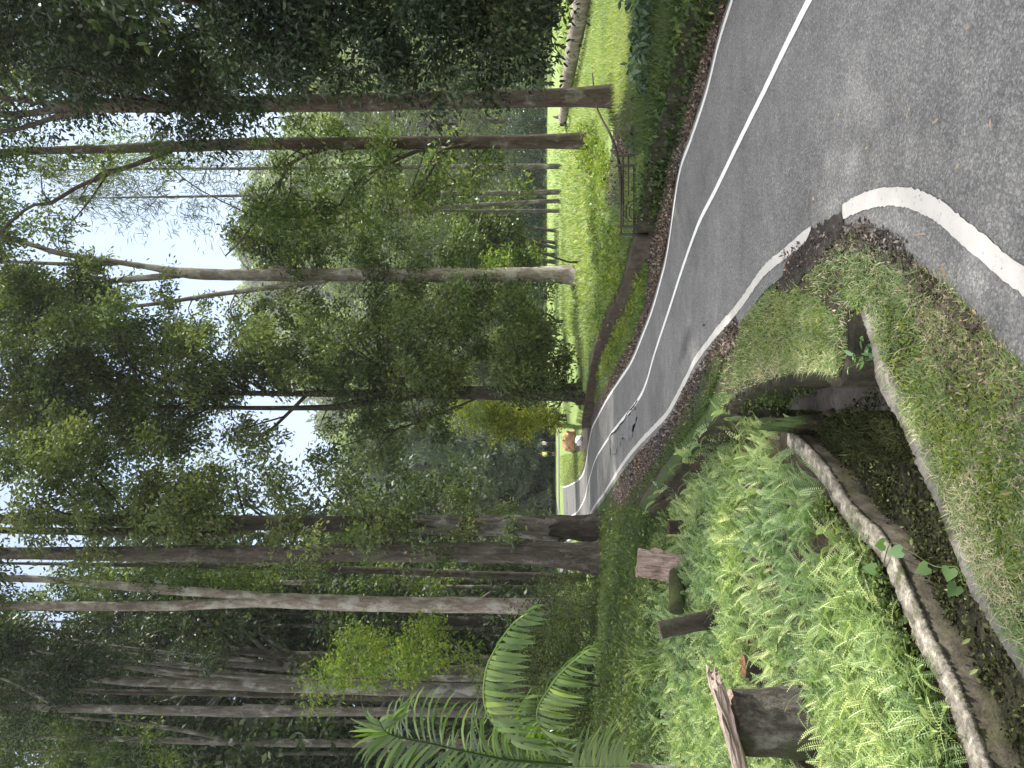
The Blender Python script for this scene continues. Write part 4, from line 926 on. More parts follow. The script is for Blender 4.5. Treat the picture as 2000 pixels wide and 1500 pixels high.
g = px_ground([(1180, 960), (1195, 1000), (1240, 1000), (1262, 960), (1290, 920), (1320, 880), (1380, 800), (1420, 700), (1408, 690), (1380, 740), (1330, 830), (1270, 920), (1215, 985)], 9000); blades(mb, g[g[:, 2] > -.15], .05, .008, .9, .35)
g = px_ground([(1165, 1000), (1195, 1000), (1260, 1000), (1285, 1060), (1275, 1200), (1290, 1400), (1300, 1500), (1180, 1500), (1165, 1300), (1175, 1120)], 36000, .15); blades(mb, g, .17, .014, .8, .3)
g = px_ground([(1050, 1130), (1165, 1020), (1200, 1100), (1200, 1500), (1060, 1500)], 9000, .25); blades(mb, g, .22, .02, .8, .4)
for c in px_ground([(1170, 1005), (1200, 1000), (1262, 1010), (1280, 1080), (1272, 1200), (1285, 1500), (1180, 1500), (1165, 1300), (1178, 1120)], 620, .15):
    leaves(mb, c + rng.normal(size=(14, 3)) * [.10, .10, .06] + [0, 0, .11], .075, -.1, None, True, rng.uniform(.1, .8))
t_ = rng.random(2200) * 8.6
wl = np.array([gW[int(x)] + (gW[int(x) + 1] - gW[int(x)]) * (x % 1) for x in t_])
for c in wl: leaves(mb, c + rng.normal(size=(9, 3)) * [.06, .06, .09] + [0, -.05, -.12], .075, .9, None, True, rng.uniform(.0, .35))
g = sample(np.vstack([gE[:11], gW[:10][::-1]]), 1000); g = np.c_[g, rng.uniform(-.4, -.05, len(g))]
for c in g: leaves(mb, c + rng.normal(size=(9, 3)) * .07, .075, .4, None, True, rng.uniform(0, .3))
sk = spline(gE[:12], 560)
for c in sk: leaves(mb, c + rng.normal(size=(7, 3)) * [.03, .03, .008] + [0, 0, .04], .035, -.2, None, True, rng.uniform(.45, .9))
for bx in [(1170, 276, 18.6), (1216, 188, 13.8), (1130, 541, 27.5), (1150, 768, 25.5)]:  # dark tufts put at the trunk feet in place of shadow there
    cc = D(bx[:2], bx[2])[0]; cc[2] = height(cc[0], cc[1])
    for i in range(26):
        an = rng.uniform(0, 6.28); rr_ = rng.uniform(.22, .55); q = cc + [math.cos(an) * rr_, math.sin(an) * rr_, .03]
        blades(mb, q + rng.normal(size=(9, 3)) * [.06, .06, 0], .17, .014, .6, rng.uniform(.2, .6))
tagit(mb.build("undergrowth_grass", M['leaf']), kind="stuff")
# ferns
def fernproto(k, n2):
    v, f = [], []
    m = 7; z = np.linspace(0, 1, m)
    yb = .55 * z ** 2.2; zb = z - .18 * z ** 3
    for i in range(m):
        v += [[-.008, yb[i], zb[i]], [.008, yb[i], zb[i]]]
    for i in range(m - 1): f.append([2 * i, 2 * i + 1, 2 * i + 3, 2 * i + 2])
    for i in range(k):
        t = .12 + .87 * (i + .5) / k; y = .55 * t ** 2.2; zz = t - .18 * t ** 3
        l = n2 * math.sin(math.pi * min(.98, t * .80 + .17)) ** .8; h = .27 / k
        for s in (-1, 1):
            b = len(v); dz = .18 * l
            v += [[0, y, zz - h], [s * l * .55, y - .05 * l, zz - h * .9 + dz * .6], [s * l, y - .1 * l, zz + dz + h * .2 - .15 * l], [s * l * .5, y, zz + h + dz * .6], ]
            f.append([b, b + 1, b + 2, b + 3] if s > 0 else [b, b + 3, b + 2, b + 1])
    return np.array(v), [np.array(f)]
FN, FF = fernproto(16, .125), fernproto(9, .135)
def fronds(mb, pos, ln, proto, lean=1.0, up=None, rb=None):
    n = len(pos); an = rng.uniform(0, 2 * np.pi, n)
    X = np.stack([np.cos(an), np.sin(an), np.zeros(n)], 1); Yh = np.stack([-np.sin(an), np.cos(an), np.zeros(n)], 1)
    t = rng.uniform(-.1, .55, n)[:, None] * lean
    Z = unit(np.array([0, 0, 1.0]) + Yh * t); Yv = unit(np.cross(Z, X))
    l = ln * rng.uniform(.55, 1.25, n)
    V, Fs = place(proto[0], proto[1], pos, X, Yv, Z, l)
    r = rng.random(n) if rb is None else np.clip(rb + rng.normal(size=n) * .18, 0, 1)
    mb.add(V, Fs, np.repeat(r, len(proto[0])))
mb = MB()
FERN_N = [(1440, 815), (1480, 820), (1528, 862), (1572, 905), (1628, 990), (1690, 1060), (1755, 1200), (1800, 1330), (1860, 1490), (2080, 2000), (1450, 1760), (1420, 1300), (1400, 1000)]
FERN_F = [(1420, 815), (1390, 842), (1350, 895), (1320, 930), (1295, 970), (1285, 1010), (1283, 1080), (1290, 1200), (1288, 1350), (1300, 1760), (1480, 1760), (1450, 1300), (1430, 1000)]
def fern_clusters(P, nc, per, ln, proto, jit=.10):
    c = px_ground(P, nc, -.15)
    c = c[inpoly(c[:, 0], c[:, 1], LOWP)]
    c = patchy(c, 9, .30)
    keep = distline(c[:, 0], c[:, 1], gWF) > .20 + .10 * rng.random(len(c))
    for hole, rr in HOLES: keep &= np.hypot(c[:, 0] - hole[0], c[:, 1] - hole[1]) > rr
    c = c[keep]
    p = np.repeat(c, per, 0) + rng.normal(size=(len(c) * per, 3)) * [jit, jit, 0]; p[:, 2] = gz(p) - .02
    ok = inpoly(p[:, 0], p[:, 1], LOWP); p = p[ok]
    rb = np.repeat(rng.uniform(.2, .8, len(c)), per)[ok]
    fronds(mb, p, ln, proto, 1.0, None, rb)
STP = D((1548, 1412), 5.55)[0]
HOLES = [(STP, .36), (STP + [-.1, -.35, 0], .25), (D((1400, 1195), 7.5)[0], .22), (D((1335, 1105), 8.9)[0], .22), (D((1460, 1302), 6.4)[0], .22)]
fern_clusters(FERN_N, 2700, 5, .215, FN, .07)
fern_clusters(FERN_F, 2900, 5, .215, FF, .10)
tagit(mb.build("fern_bed", M['fern']), kind="stuff")
mb = MB()
g = px_ground([(1600, 985), (1660, 1030), (1740, 1180), (1800, 1340), (1840, 1490), (1880, 1500), (1815, 1330), (1770, 1210), (1700, 1050), (1640, 975)], 300, -.29)
g = g[distline(g[:, 0], g[:, 1], gWF) > .17]
for c in g: leaves(mb, c + rng.normal(size=(12, 3)) * [.03, .03, .02] + [0, 0, .05], .042, -.3, None, False, rng.uniform(.2, .8))
g = px_ground([(1530, 760), (1560, 728), (1430, 790), (1330, 915), (1345, 925), (1440, 815)], 130, -.12)
g[:, 2] = rng.uniform(-.35, -.04, len(g))
for c in g: leaves(mb, c + rng.normal(size=(14, 3)) * [.04, .04, .05], .035, .3, None, False, rng.uniform(.1, .6))
tagit(mb.build("wall_foot_weeds", M['leaf']), kind="stuff")
# moss and small weeds in the ditch
mb = MB()
g = sample(DITCH, 24000); g = np.c_[g, np.full(len(g), -.405)]; g = patchy(g, 8, .40)
leaves(mb, g + np.c_[np.zeros((len(g), 2)), rng.uniform(0, .035, len(g))], .026, -.2, None, True)
BED_G = [(1560, 800), (1640, 806), (1755, 805), (1790, 900), (1700, 905), (1610, 880)]
g = G(sample(np.array(BED_G), 2600), -.40); blades(mb, g, .06, .006, .9, .6)
for c in G(sample(np.array([(1580, 840), (1780, 810), (1960, 1250), (1960, 1450), (1880, 1300), (1700, 1010)]), 60), -.40):
    leaves(mb, c + rng.normal(size=(7, 3)) * [.035, .035, .015], .04, -.3, None, False, rng.uniform(.6, 1))
tagit(mb.build("ditch_moss", M['moss']), kind="stuff")
# dead leaves lying along both road edges
mb = MB()
LR = [(a - 7 * (a - 1100) / 250 - 1, b) for a, b in EDGE_R[0:17]] + [(1175, 790)] + [(1190, 748), (1214, 702), (1238, 662), (1262, 600), (1270, 530), (1272, 470)] + E_RD[9::-1]
g = px_ground(LR, 34000); g = g[g[:, 2] > -.1]; g[:, 2] += .012; leaves(mb, g, .045, -.02, None, True)
LL = [(1195, 968), (1215, 925), (1250, 882), (1290, 842), (1310, 818), (1345, 752), (1400, 672), (1440, 622), (1446, 640), (1430, 680), (1400, 740), (1370, 790), (1330, 850), (1290, 915), (1240, 985), (1200, 1000)]
g = px_ground(LL, 17000); g = g[g[:, 2] > -.1]; g[:, 2] += .012; leaves(mb, g, .042, -.02, None, True)
g = px_ground([(1205, 205), (1195, 330), (1185, 400), (1218, 400), (1240, 300), (1245, 200), (1215, 175)], 5000, ZR); g[:, 2] += .02; leaves(mb, g, .06, -.02, None, True)
g = px_ground([(1640, 460), (1700, 440), (1770, 485), (1850, 565), (1930, 640), (1900, 650), (1800, 560), (1720, 500), (1660, 490)], 2600); g[:, 2] += .01; leaves(mb, g, .030, -.02, None, True)
g = px_ground([(1530, 495), (1600, 455), (1690, 430), (1780, 470), (1700, 480), (1580, 520), (1540, 560)], 1100); g[:, 2] += .015; leaves(mb, g, .03, 0, None, True)
g = px_ground([(1760, 520), (1850, 570), (1960, 680), (2050, 800), (2050, 1000), (1930, 900), (1830, 700)], 2200); g = patchy(g[g[:, 2] > -.1], 5, .5); g[:, 2] += .02; leaves(mb, g, .024, -.02, None, True)
tagit(mb.build("leaf_litter", M['litter']), kind="stuff")
M['rot_soil'] = stone('tyre_churned_soil', (.012, .010, .009), (.028, .023, .021), (.05, .042, .038), (.02, .02, .01), .3, 12)
rp2 = spline(G([(1592, 452), (1640, 420), (1655, 440), (1610, 500), (1570, 545), (1545, 572), (1520, 565), (1540, 520), (1592, 452)]), 60)[:-1]; rp2[:, :2] += rng.normal(size=(59, 2)) * .012
fillpoly("bare_soil", rp2, .019, M['rot_soil'])
# single dead leaves on the asphalt
LEAFL = "small dry brown leaf lying alone on the grey asphalt"
proto = None
for (a, b) in [(1785, 214), (1650, 221), (1700, 290), (1837, 240), (1783, 233), (1575, 397), (1545, 424), (1515, 430), (1603, 440), (1620, 452), (1596, 385), (1312, 505), (1420, 560), (1316, 580), (1460, 300), (1600, 150), (1900, 60), (1950, 250), (1880, 330), (1245, 880), (1500, 480), (1220, 760)]:
    p = G((a, b))[0]
    if proto is None:
        k = MB(); leaves(k, np.zeros((1, 3)), .038, 0, None, False, .85); proto = k.build("fallen_leaf", M['straw']); o = proto
        proto["label"] = LEAFL; proto["category"] = "leaf"; proto["group"] = "dead leaves scattered on the road"
    else: o = proto.copy(); COL.objects.link(o)
    o.location = (p[0], p[1], .026); o.rotation_euler = (0, 0, random.uniform(0, 6.28)); s_ = random.uniform(.7, 1.3); o.scale = (s_, s_, s_)
for (a, b), sz, lab in [((1866, 541), .085, "large curled tan leaf at the grass corner beside the thick white line"), ((1823, 458), .04, "pale folded leaf on the asphalt inside the white line's bend"), ((1383, 637), .06, "dark leaf lying just inside the left edge line")]:
    p = G((a, b))[0]; k = MB(); leaves(k, np.zeros((1, 3)), sz, -.15, None, False, .6)
    o = k.build("fallen_leaf", M['litter'] if 'dark' in lab else M['straw']); o.scale = (1, 1, 1.6); tagit(o, lab, "leaf").location = (p[0], p[1], .03)

# ------------------------------------------------------------------ palm at the left picture edge
def frond(pal, path, d, L, n, sa, sb, droop, name="frond", dj=0, lab=None, w=.034, flip=1.0):
    a = np.asarray(path, float); P = spline(D(a, np.linspace(d, d + dj, len(a))), 40)
    fr = MB().add(*tube(P, np.linspace(.018, .004, 40), 6)).build("rachis", M['palm'], None, True)
    T = unit(np.gradient(P, axis=0)); side = unit(np.cross(T, np.array(sa)))
    mb = MB()
    for i in range(n):
        t = .12 + .88 * i / n; k = min(39, int(t * 39)); p = P[k]
        l = L * (math.sin(math.pi * min(1, t * .78 + .16)) ** .7) * rng.uniform(.75, 1.15)
        for s in (-1, 1):
            if rng.random() < .10: continue
            dr = unit(side[k] * s * flip + T[k] * .55 + np.array(sb) + rng.normal(size=3) * .15)
            q = [p]; dd = dr.copy()
            for j in range(5):
                dd = unit(dd + np.array([0, 0, -1]) * droop * (.5 + .35 * j) * .32); q.append(q[-1] + dd * l / 5)
            q = np.array(q); tt = unit(np.gradient(q, axis=0)); wv = unit(np.cross(tt, np.array(sa) + .6 * np.array([0, 0, 1]) * (s == 1)))
            ws = w * np.array([.45, 1, 1, .85, .55, .06])[:, None] / 2
            V = np.empty((12, 3)); V[0::2], V[1::2] = q + wv * ws, q - wv * ws
            ix_ = np.arange(5)[:, None] * 2
            mb.add(V, [np.hstack([ix_, ix_ + 1, ix_ + 3, ix_ + 2])], np.clip(rng.normal(.5, .25), 0, 1))
    o = mb.build(name, M['palm'], pal)
    if lab: o["label"] = lab
    fr.parent = o; fr.data.transform(Matrix.Translation(-Vector(pal.location)))
    return o
pb = D((1300, 1520), 8.2)[0]; pb[2] = height(pb[0], pb[1])
pal = empty("palm", pb, "young feather palm with glossy drooping fronds at the left picture edge", "palm")
Pst = spline(np.vstack([pb, D((1190, 1500), 8.2), D((1110, 1494), 8.2)]), 16)
MB().add(*tube(Pst, np.linspace(.10, .055, 16), 10, .03)).build("stem", M['bark_grey'], pal, True)
frond(pal, [(1120, 1494), (1040, 1488), (980, 1482), (900, 1466), (840, 1452), (780, 1440), (752, 1428), (738, 1405)], 8.1, .62, 56, (.1, -1, .35), (.12, 0, .12), .55, dj=-.4, lab="tallest broad frond, arching up at the picture edge", w=.036)
frond(pal, [(1130, 1490), (1040, 1455), (975, 1425), (948, 1380), (946, 1330), (958, 1285), (1000, 1220), (1045, 1190)], 7.9, .50, 44, (0, -.25, 1), (0, -.12, -.25), 1.5, dj=-.5, lab="upper glossy frond arching to the right", w=.050)
frond(pal, [(1140, 1490), (1090, 1460), (1056, 1420), (1050, 1385), (1072, 1345), (1105, 1305), (1160, 1262)], 7.7, .42, 38, (0, -.25, 1), (0, -.1, -.2), 1.4, dj=-.6, lab="lower pale glossy frond with dark hanging leaflets", w=.038)
frond(pal, [(1105, 1502), (1150, 1500), (1190, 1500), (1235, 1498)], 7.4, .50, 30, (0, -1, .1), (.25, 0, .1), .25, dj=-.3, lab="lowest frond fanned out at the picture edge", w=.03)
frond(pal, [(1130, 1492), (1090, 1470), (1060, 1470), (1030, 1450), (1010, 1400), (1040, 1340)], 8.6, .45, 30, (0, -.3, 1), (0, 0, -.2), 1.2, dj=.3)
frond(pal, [(1120, 1494), (1000, 1500), (900, 1530), (820, 1580)], 8.3, .55, 34, (.1, -1, .3), (0, 0, .05), .7)
for (px_, py_, w_, lab) in [((1120, 1290), 9.4, .3, "grassy tuft with long pale arching blades in front of the dark undergrowth")]:
    c = D(px_, py_)[0]; c[2] = height(c[0], c[1]); k = MB(); blades(k, c + rng.normal(size=(40, 3)) * [.08, .08, 0], .55, .014, .8, .7)
    tagit(k.build("grass_tuft", M['grass']), lab, "grass")

# ------------------------------------------------------------------ stumps and old timber among the ferns
def stump(label, px_, d, dia, h, m, cut, lean=(0, 0), n=22, name="tree_stump"):
    b = D(px_, d)[0]; gzv = float(height(b[0], b[1])); top = b[2]; b[2] = gzv - .05
    r = empty(name, b, label, "stump")
    H = h + .05; zz = np.linspace(0, H, 9)
    P = np.stack([b[0] + lean[0] * zz, b[1] + lean[1] * zz, b[2] + zz], 1)
    V, fs = tube(P, dia / 2 * (1 + .25 * np.exp(-zz / .12)), n, .045, cap=False)
    mesh("bark_side", V, fs, M[m], r, smooth=True)
    t = V[-n:].copy(); c = t.mean(0); k = 6
    ringv = np.concatenate([c + (t - c) * f + np.c_[np.zeros((n, 2)), rng.normal(size=n) * .012 * (f < 1)] for f in np.linspace(1, .12, k)])
    q = np.concatenate([np.stack([i * n + np.arange(n), i * n + (np.arange(n) + 1) % n, (i + 1) * n + (np.arange(n) + 1) % n, (i + 1) * n + np.arange(n)], 1) for i in range(k - 1)])
    mesh("cut_top", np.vstack([ringv, c]), [q, np.stack([(k - 1) * n + np.arange(n), (k - 1) * n + (np.arange(n) + 1) % n, np.full(n, k * n)], 1)], M[cut], r)
    return r, P[-1]
sr_, topc = stump("big round bark-covered stump carrying a tilted plank", (1548, 1412), 5.55, .44, .50, 'bark_stump', 'wood_pink')
def timber(name, label, cat, c, size, rot, m, rough=.012, seg=(14, 4, 2)):
    bm = bmesh.new(); bmesh.ops.create_cube(bm, size=1)
    bmesh.ops.subdivide_edges(bm, edges=bm.edges[:], cuts=6, use_grid_fill=True)
    for v in bm.verts:
        v.co = Vector((v.co.x * size[0], v.co.y * size[1], v.co.z * size[2]))
        e = abs(v.co.x) / (size[0] / 2)
        v.co += Vector((rng.normal() * rough * (2.2 if e > .95 else .5), rng.normal() * rough, rng.normal() * rough * .7))
    me = bpy.data.meshes.new(name); bm.to_mesh(me); bm.free(); me.materials.append(M[m])
    o = bpy.data.objects.new(name, me); COL.objects.link(o); o.location = c; o.rotation_euler = rot
    return tagit(o, label, cat)
M['plank'] = wood('plank_wood', (.10, .075, .06), (.25, .195, .165), (.42, .35, .31))
for n_ in M['plank'].node_tree.nodes:
    if n_.type == 'MAPPING': n_.inputs['Scale'].default_value = (1.2, 14, 14)
c = D((1424, 1425), 5.4)[0]
timber("plank", "weathered pinkish plank lying tilted across the big stump", "plank", c, (.72, .36, .07), (math.radians(-4), math.radians(-15), math.radians(4)), 'plank', .010)
c = D((1298, 1106), 8.9)[0]
timber("timber_post", "broad pinkish split post standing crooked at the back of the ferns", "post", c, (.26, .12, .62), (math.radians(-6), math.radians(6), math.radians(10)), 'wood_pink', .012)
stump("narrow black rotten post leaning among the ferns", (1412, 1205), 7.6, .17, .56, 'bark_dark', 'wood_rot', (-.22, 0), 12, "rotten_post")
stump("tiny dark stump right of the broad pinkish post", (1300, 1030), 9.4, .16, .22, 'bark_dark', 'wood_rot', (0, 0), 12)
stump("small hollow stump with orange rotten wood, between the plank stump and the black post", (1468, 1302), 6.5, .17, .12, 'bark_dark', 'rot_core', (0, 0), 12)
a, b = D((1322, 1190), 8.2)[0], D((1322, 1120), 8.7)[0]
MBL = MB().add(*tube(spline([a, (a + b) / 2, b], 8), .085, 12, .05)).build("mossy_log", M['bark_mossy'], None, True)
tagit(MBL, "short mossy log lying between the pinkish post and the black post", "log")
lg0, lg1 = D((1097, 233), 33)[0], D((1141, -10), 19.5)[0]
lg0[2] = height(lg0[0], lg0[1]) + .28; lg1[2] = height(lg1[0], lg1[1]) + .26
lp = spline([lg0, (lg0 + lg1) / 2 + [0, 0, .05], lg1, lg1 + (lg1 - lg0) * .5 + [0, 0, -.1]], 40)
lr = empty("fallen_log", lg0, "long fallen pale trunk lying on the sunny lawn behind the right-hand trees", "log")
MB().add(*tube(lp, np.linspace(.19, .27, 40), 14, .03)).build("trunk", M['bark_pale'], lr, True)
k = MB()
for i in range(9):
    q = lg0 + np.array([rng.normal() * .35, rng.uniform(.1, .5), rng.normal() * .3]); k.add(*tube(spline([lp[1], (lg0 + q) / 2 + rng.normal(size=3) * .06, q], 6), np.linspace(.10, .015, 6), 6, .05))
k.build("roots", M['bark_dark'], lr, True)
st = D([(1157, 143), (1162, 195), (1172, 225), (1192, 262), (1205, 300), (1212, 345), (1216, 400)], [14.2, 13.6, 13.2, 12.6, 12.2, 11.9, 11.8])
tagit(MB().add(*tube(spline(st, 30), np.linspace(.012, .028, 30), 7, .06)).build("fallen_branch", M['twig'], None, True), "thin bent dead branch leaning from the reddish trunk down to the railing", "branch")

# ------------------------------------------------------------------ railing over the drain
dR = 10.7; rb_ = D((1268, 382), dR)[0]
rail = empty("railing", (rb_[0], rb_[1], rb_[2]), "rusty iron railing panel with an octagon motif above the drain mouth", "railing")
def rbar(p, q, r, name):
    P = D([p, q], dR); V, fs = tube(np.array([P[0], (P[0] + P[1]) / 2, P[1]]), r, 6); return mesh(name, V, fs, M['iron'], rail)
for iy_, t_, b_ in [(303.5, 1209, 1266), (323.5, 1202, 1290), (442.5, 1207, 1292), (458, 1208, 1266)]: rbar((t_, iy_), (b_, iy_), .017, "post")
for ix_, a_, e_ in [(1213, 323, 458), (1216.8, 303, 443), (1227.5, 303, 383), (1237.5, 323, 458), (1240.2, 303, 443), (1248, 326, 396), (1252, 312, 394), (1261, 328, 450), (1264.5, 303, 443)]:
    rbar((ix_, a_), (ix_, e_), .0100, "rail")
k = MB()
oc = [(1228, 394), (1248, 394), (1252.5, 405), (1252.5, 425), (1248, 433), (1228, 433), (1223, 425), (1223, 405)]
oc2 = [(1233, 400), (1243, 400), (1247, 408), (1247, 420), (1243, 427), (1233, 427), (1229, 420), (1229, 408)]
for poly in (oc, oc2):
    for p, q in zip(poly, poly[1:] + poly[:1]):
        P = D([p, q], dR - .01); k.add(*tube(np.array([P[0], (P[0] + P[1]) / 2, P[1]]), .008, 5))
for p, q in [((1218, 405), (1229, 396)), ((1218, 420), (1228, 432)), ((1218, 430), (1227, 436)), ((1248, 427), (1255, 434)), ((1230, 411), (1266, 411)), ((1230, 420), (1266, 420)), ((1252, 394), (1258, 388)), ((1223, 413), (1218, 413))]:
    P = D([p, q], dR + .01); k.add(*tube(np.array([P[0], (P[0] + P[1]) / 2, P[1]]), .005, 5))
k.build("octagon_motif", M['iron'], rail)

# ------------------------------------------------------------------ drain plants, vine, seedling and others
def drain_shrub(label, px_, d, R, n, mname, size, droop=.9, name="drain_shrub", fern=True):
    c = D(px_, d)[0]; k = MB()
    r = empty(name, (c[0], c[1], c[2] - R * .8), label, "shrub")
    if fern:
        for i in range(n // 22):
            q = c + rng.normal(size=3) * [R * .5, R * .35, R * .35]
            d0 = unit(rng.normal(size=3) * [1, .8, .3] + [-.3, -.5, .2]); P = [q]
            for j in range(8): d0 = unit(d0 + [0, 0, -.16]); P.append(P[-1] + d0 * R * .11)
            P = np.array(P); m = 22; t = rng.random(m); pos = P[0] + 0 * t[:, None]; pos = np.array([P[int(x * 7.99)] + (P[int(x * 7.99) + 1] - P[int(x * 7.99)]) * (x * 7.99 % 1) for x in t])
            leaves(k, pos, size, .5, np.tile(d0, (m, 1)), False, rng.uniform(.1, .9))
    else: clump(k, c, R, n, size, droop, False)
    k.build("foliage", M[mname], r)
    s_ = MB()
    for i in range(4):
        e = c + rng.normal(size=3) * R * .3; s_.add(*tube(spline([np.array(r.location) + rng.normal(size=3) * .04, (np.array(r.location) + e) / 2, e], 5), np.linspace(.014, .006, 5), 5))
    s_.build("stems", M['twig'], r); return r
drain_shrub("dark big-leaved plant crowding the drain at the right picture edge", (1310, 40), 9.0, .62, 2600, 'shrub_blue', .12)
drain_shrub("dark leafy plant hanging over the drain wall, next to the right-edge one", (1290, 130), 9.6, .50, 1800, 'shrub_blue', .11)
drain_shrub("dim tangle of plants in the drain right of the railing", (1285, 225), 10.4, .45, 1500, 'leaf_dark', .09)
drain_shrub("pale strap-leaved plant growing under the railing", (1290, 372), 10.2, .14, 200, 'leaf_grey', .10)
drain_shrub("bushy green plant spilling over the bank between the two reddish trunks", (1262, 270), 11.2, .38, 900, 'leaf', .09)
# vine with heart leaves on the low wall
HEART = np.array([[0, .12, 0], [-.22, -.06, .02], [-.46, .10, .05], [-.42, .45, .03], [0, 1, -.05], [.42, .45, .03], [.46, .10, .05], [.22, -.06, .02]])
HF = [np.array([[0, 4, 3, 2], [0, 6, 5, 4]]), np.array([[0, 2, 1], [0, 7, 6]])]
vp = [(1712, 1112), (1728, 1062), (1764, 1076), (1814, 1106), (1856, 1108), (1870, 1142), (1892, 1120)]
vz = [-.22, -.20, -.22, -.30, -.30, -.32, -.30]
vpos = np.vstack([G(p, z) for p, z in zip(vp, vz)])
vine = empty("vine", vpos[2], "pale green heart-leaved vine trailing over the low wall into the ditch", "vine")
MB().add(*tube(spline(vpos - [0, 0, .03], 40), .003, 5)).build("stem", M['leaf'], vine)
for p in vpos:
    Y = unit(np.array([[-.2, -.35, .9]]) + rng.normal(size=(1, 3)) * .3); Z = unit(np.array([[.1, -.9, .3]]) + rng.normal(size=(1, 3)) * .2); X = unit(np.cross(Y, Z)); Z = np.cross(X, Y)
    V, Fs = place(HEART, HF, p[None], X, Y, Z, np.array([.075])); mesh("leaf", V, Fs, M['vine'], vine, rnd=np.full(8, random.random()))
def seedling(label, px_, z, n, size, mname, h=.12, cat="plant", name="seedling"):
    c = G(px_, z)[0]; r = empty(name, c, label, cat); k = MB(); s_ = MB()
    for i in range(n):
        t = c + np.array([rng.normal() * h * .5, rng.normal() * h * .5, h * rng.uniform(.3, 1.1)])
        s_.add(*tube(spline([c, (c + t) / 2 + [0, 0, .01], t], 4), .0022, 4)); leaves(k, np.tile(t, (3, 1)), size, .25, np.tile(t - c, (3, 1)) * 8, False, random.random())
    k.build("foliage", M[mname], r); s_.build("stem", M['leaf'], r); return r
seedling("leafy green seedling rooted at the black gap beside the grass hump", (1716, 690), -.10, 9, .05, 'vine', .13)
seedling("lone broad-leaved plant at the upper end of the fern bed by the leaf litter", (1304, 938), -.15, 4, .13, 'vine', .18)
for (a, b, z, lab) in [((1800, 1462), 0, -.45, "small weed on the ditch floor near the left picture edge"), ]: pass
# orange soil mound and white stone by the far bend
bm_ = D((1121, 862), 36.5)[0]; bm_[2] = 0
u_, v_ = np.meshgrid(np.linspace(0, 2 * np.pi, 28, endpoint=False), np.linspace(0, 1, 9))
rr = np.cos(v_ * np.pi / 2) ** .45 + .02
mv = np.stack([bm_[0] + np.cos(u_) * rr * .52, bm_[1] + np.sin(u_) * rr * .5, .46 * np.sin(v_ * np.pi / 2) * (1 + .25 * np.sin(3 * u_))], -1) + rng.normal(size=(9, 28, 3)) * .03
ii2 = np.arange(8)[:, None] * 28; jj2 = np.arange(28)[None]
tagit(mesh("soil_mound", mv.reshape(-1, 3), [np.stack([ii2 + jj2, ii2 + (jj2 + 1) % 28, ii2 + 28 + (jj2 + 1) % 28, ii2 + 28 + jj2], -1).reshape(-1, 4)], M['soil_red'], smooth=True), "bare orange-brown soil heap beside the far bright grass patch", "soil heap")
bw = D((1137, 860), 29.3)[0]; bw[2] = .14
bm = bmesh.new(); bmesh.ops.create_icosphere(bm, subdivisions=3, radius=.17)
for v in bm.verts: v.co = Vector((v.co.x * 1.15, v.co.y, v.co.z * .9)) * (1 + .12 * math.sin(v.co.x * 31 + v.co.z * 23) + rng.normal() * .02)
me = bpy.data.meshes.new("white_stone"); bm.to_mesh(me); bm.free(); me.materials.append(M['white_stone'])
o = bpy.data.objects.new("white_stone", me); o.location = bw; COL.objects.link(o); tagit(o, "whitish rounded lump at the road edge below the orange soil heap", "stone")
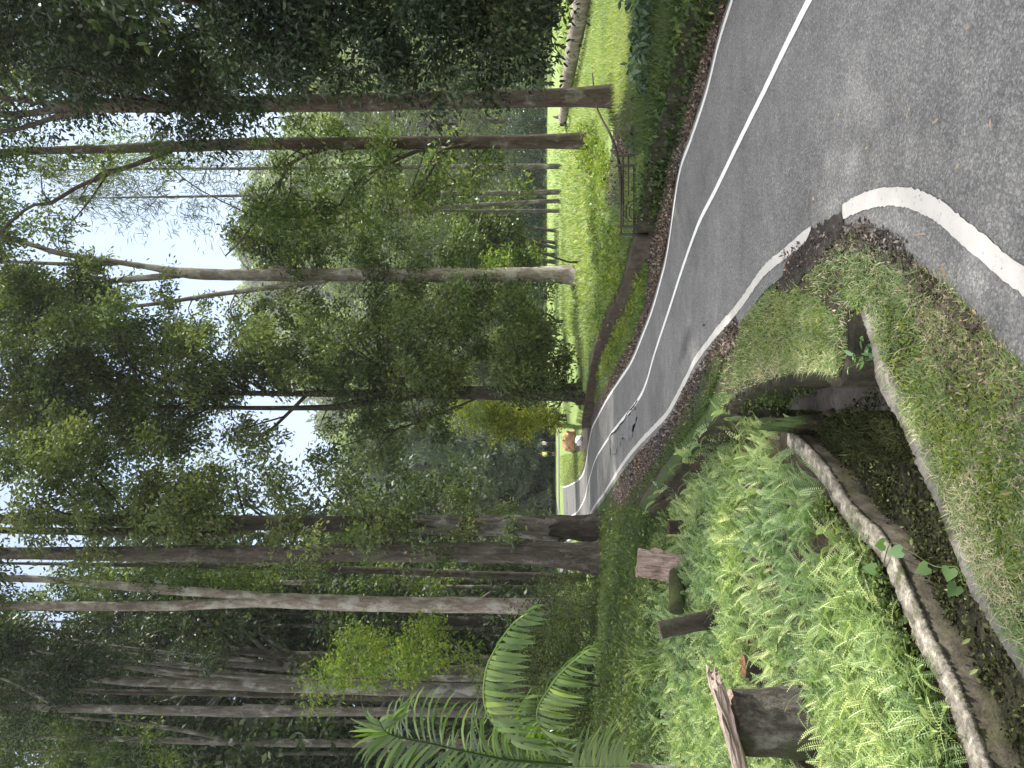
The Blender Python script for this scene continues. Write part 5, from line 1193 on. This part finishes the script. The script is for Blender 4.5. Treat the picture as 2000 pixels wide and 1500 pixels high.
# ------------------------------------------------------------------ the two visitors by the far road
def person(label, px_, d, top, legs, sit=False, face=0):
    b = D(px_, d)[0]; b[2] = max(.06, float(height(b[0], b[1])))
    r = empty("person", b, label, "person")
    s = 1.66 / 1.70
    J = {'hip': (0, 0, .93), 'chest': (0, .02, 1.28), 'neck': (0, .01, 1.46), 'head': (0, -.02, 1.58), 'crown': (0, 0, 1.69)}
    N, E, Rr = [], [], []
    def node(p, rad, par=None):
        N.append(np.array(p) * s); Rr.append(rad)
        if par is not None: E.append((par, len(N) - 1))
        return len(N) - 1
    hip = node((0, 0, .95), .135); wst = node((0, .01, 1.08), .12, hip); ch = node((0, .02, 1.30), .145, wst); nk = node((0, .01, 1.45), .058, ch); hd = node((0, -.02, 1.57), .095, nk); node((0, -.01, 1.64), .075, hd)
    for sg_ in (-1, 1):
        shd = node((sg_ * .17, .01, 1.38), .06, ch); el = node((sg_ * .23, .02, 1.12), .042, shd); wr_ = node((sg_ * .22, -.08, .90), .03, el); node((sg_ * .215, -.11, .80), .032, wr_)
        hp = node((sg_ * .09, 0, .88), .095, hip); kn = node((sg_ * .10, -.03 if sg_ > 0 else .02, .48), .06, hp); an_ = node((sg_ * .11, .02, .09), .042, kn); node((sg_ * .12, -.13, .04), .036, an_)
    def skin(name, idx, m, grow=1.0):
        ids = sorted(idx); mpp = {i: j for j, i in enumerate(ids)}
        me = bpy.data.meshes.new(name); me.from_pydata([tuple(N[i]) for i in ids], [(mpp[a], mpp[b_]) for a, b_ in E if a in mpp and b_ in mpp], [])
        o = bpy.data.objects.new(name, me); COL.objects.link(o); o.parent = r
        md = o.modifiers.new("skin", 'SKIN'); sv = me.skin_vertices[0].data
        for j, i in enumerate(ids): sv[j].radius = (Rr[i] * grow, Rr[i] * grow * .85); sv[j].use_root = (j == 0)
        o.modifiers.new("sub", 'SUBSURF').levels = 1; o.modifiers["sub"].render_levels = 2; me.materials.append(m); return o
    skin("body", range(len(N)), M['skin'])
    skin("shirt", [0, 1, 2, 6, 7, 14, 15], top, 1.16)
    lg = [0, 10, 11, 18, 19] if legs is M['shorts'] else [0, 10, 11, 12, 18, 19, 20]
    skin("trousers", lg, legs, 1.2)
    bm = bmesh.new(); bmesh.ops.create_uvsphere(bm, u_segments=12, v_segments=8, radius=.105 * s)
    for v in bm.verts:
        if v.co.z < -.02 and v.co.y < .02: v.co *= .7
    me = bpy.data.meshes.new("hair"); bm.to_mesh(me); bm.free(); me.materials.append(M['hair']); h = bpy.data.objects.new("hair", me); COL.objects.link(h); h.parent = r; h.location = np.array((0, .015, 1.61)) * s
    r.rotation_euler = (0, 0, face); return r
person("standing person in a lime shirt and dark shorts beyond the bright grass patch", (1089, 887), 72, M['shirt_lime'], M['shorts'], face=.6)
person("person in a white shirt and dark trousers near the conifer trunks by the far road", (1087, 866), 76, M['shirt_white'], M['trousers'], face=-.8)

# ------------------------------------------------------------------ thin humid air over the whole place
hm = bpy.data.materials.new("haze"); hm.use_nodes = True; hn = hm.node_tree; hn.nodes.clear()
pv = nn(hn, "ShaderNodeVolumePrincipled"); pv.inputs['Color'].default_value = (.93, .97, 1, 1); pv.inputs['Density'].default_value = .00035; pv.inputs['Anisotropy'].default_value = .35
ho = nn(hn, "ShaderNodeOutputMaterial"); hn.links.new(pv.outputs[0], ho.inputs['Volume'])
V, f = box((50, 330, 65), (1300, 780, 140)); V[:, 2] = np.where(V[:, 2] < 0, -4, 190)
hz_ = mesh("haze", V, f, hm); fixn(hz_); tagit(hz_, kind="stuff")
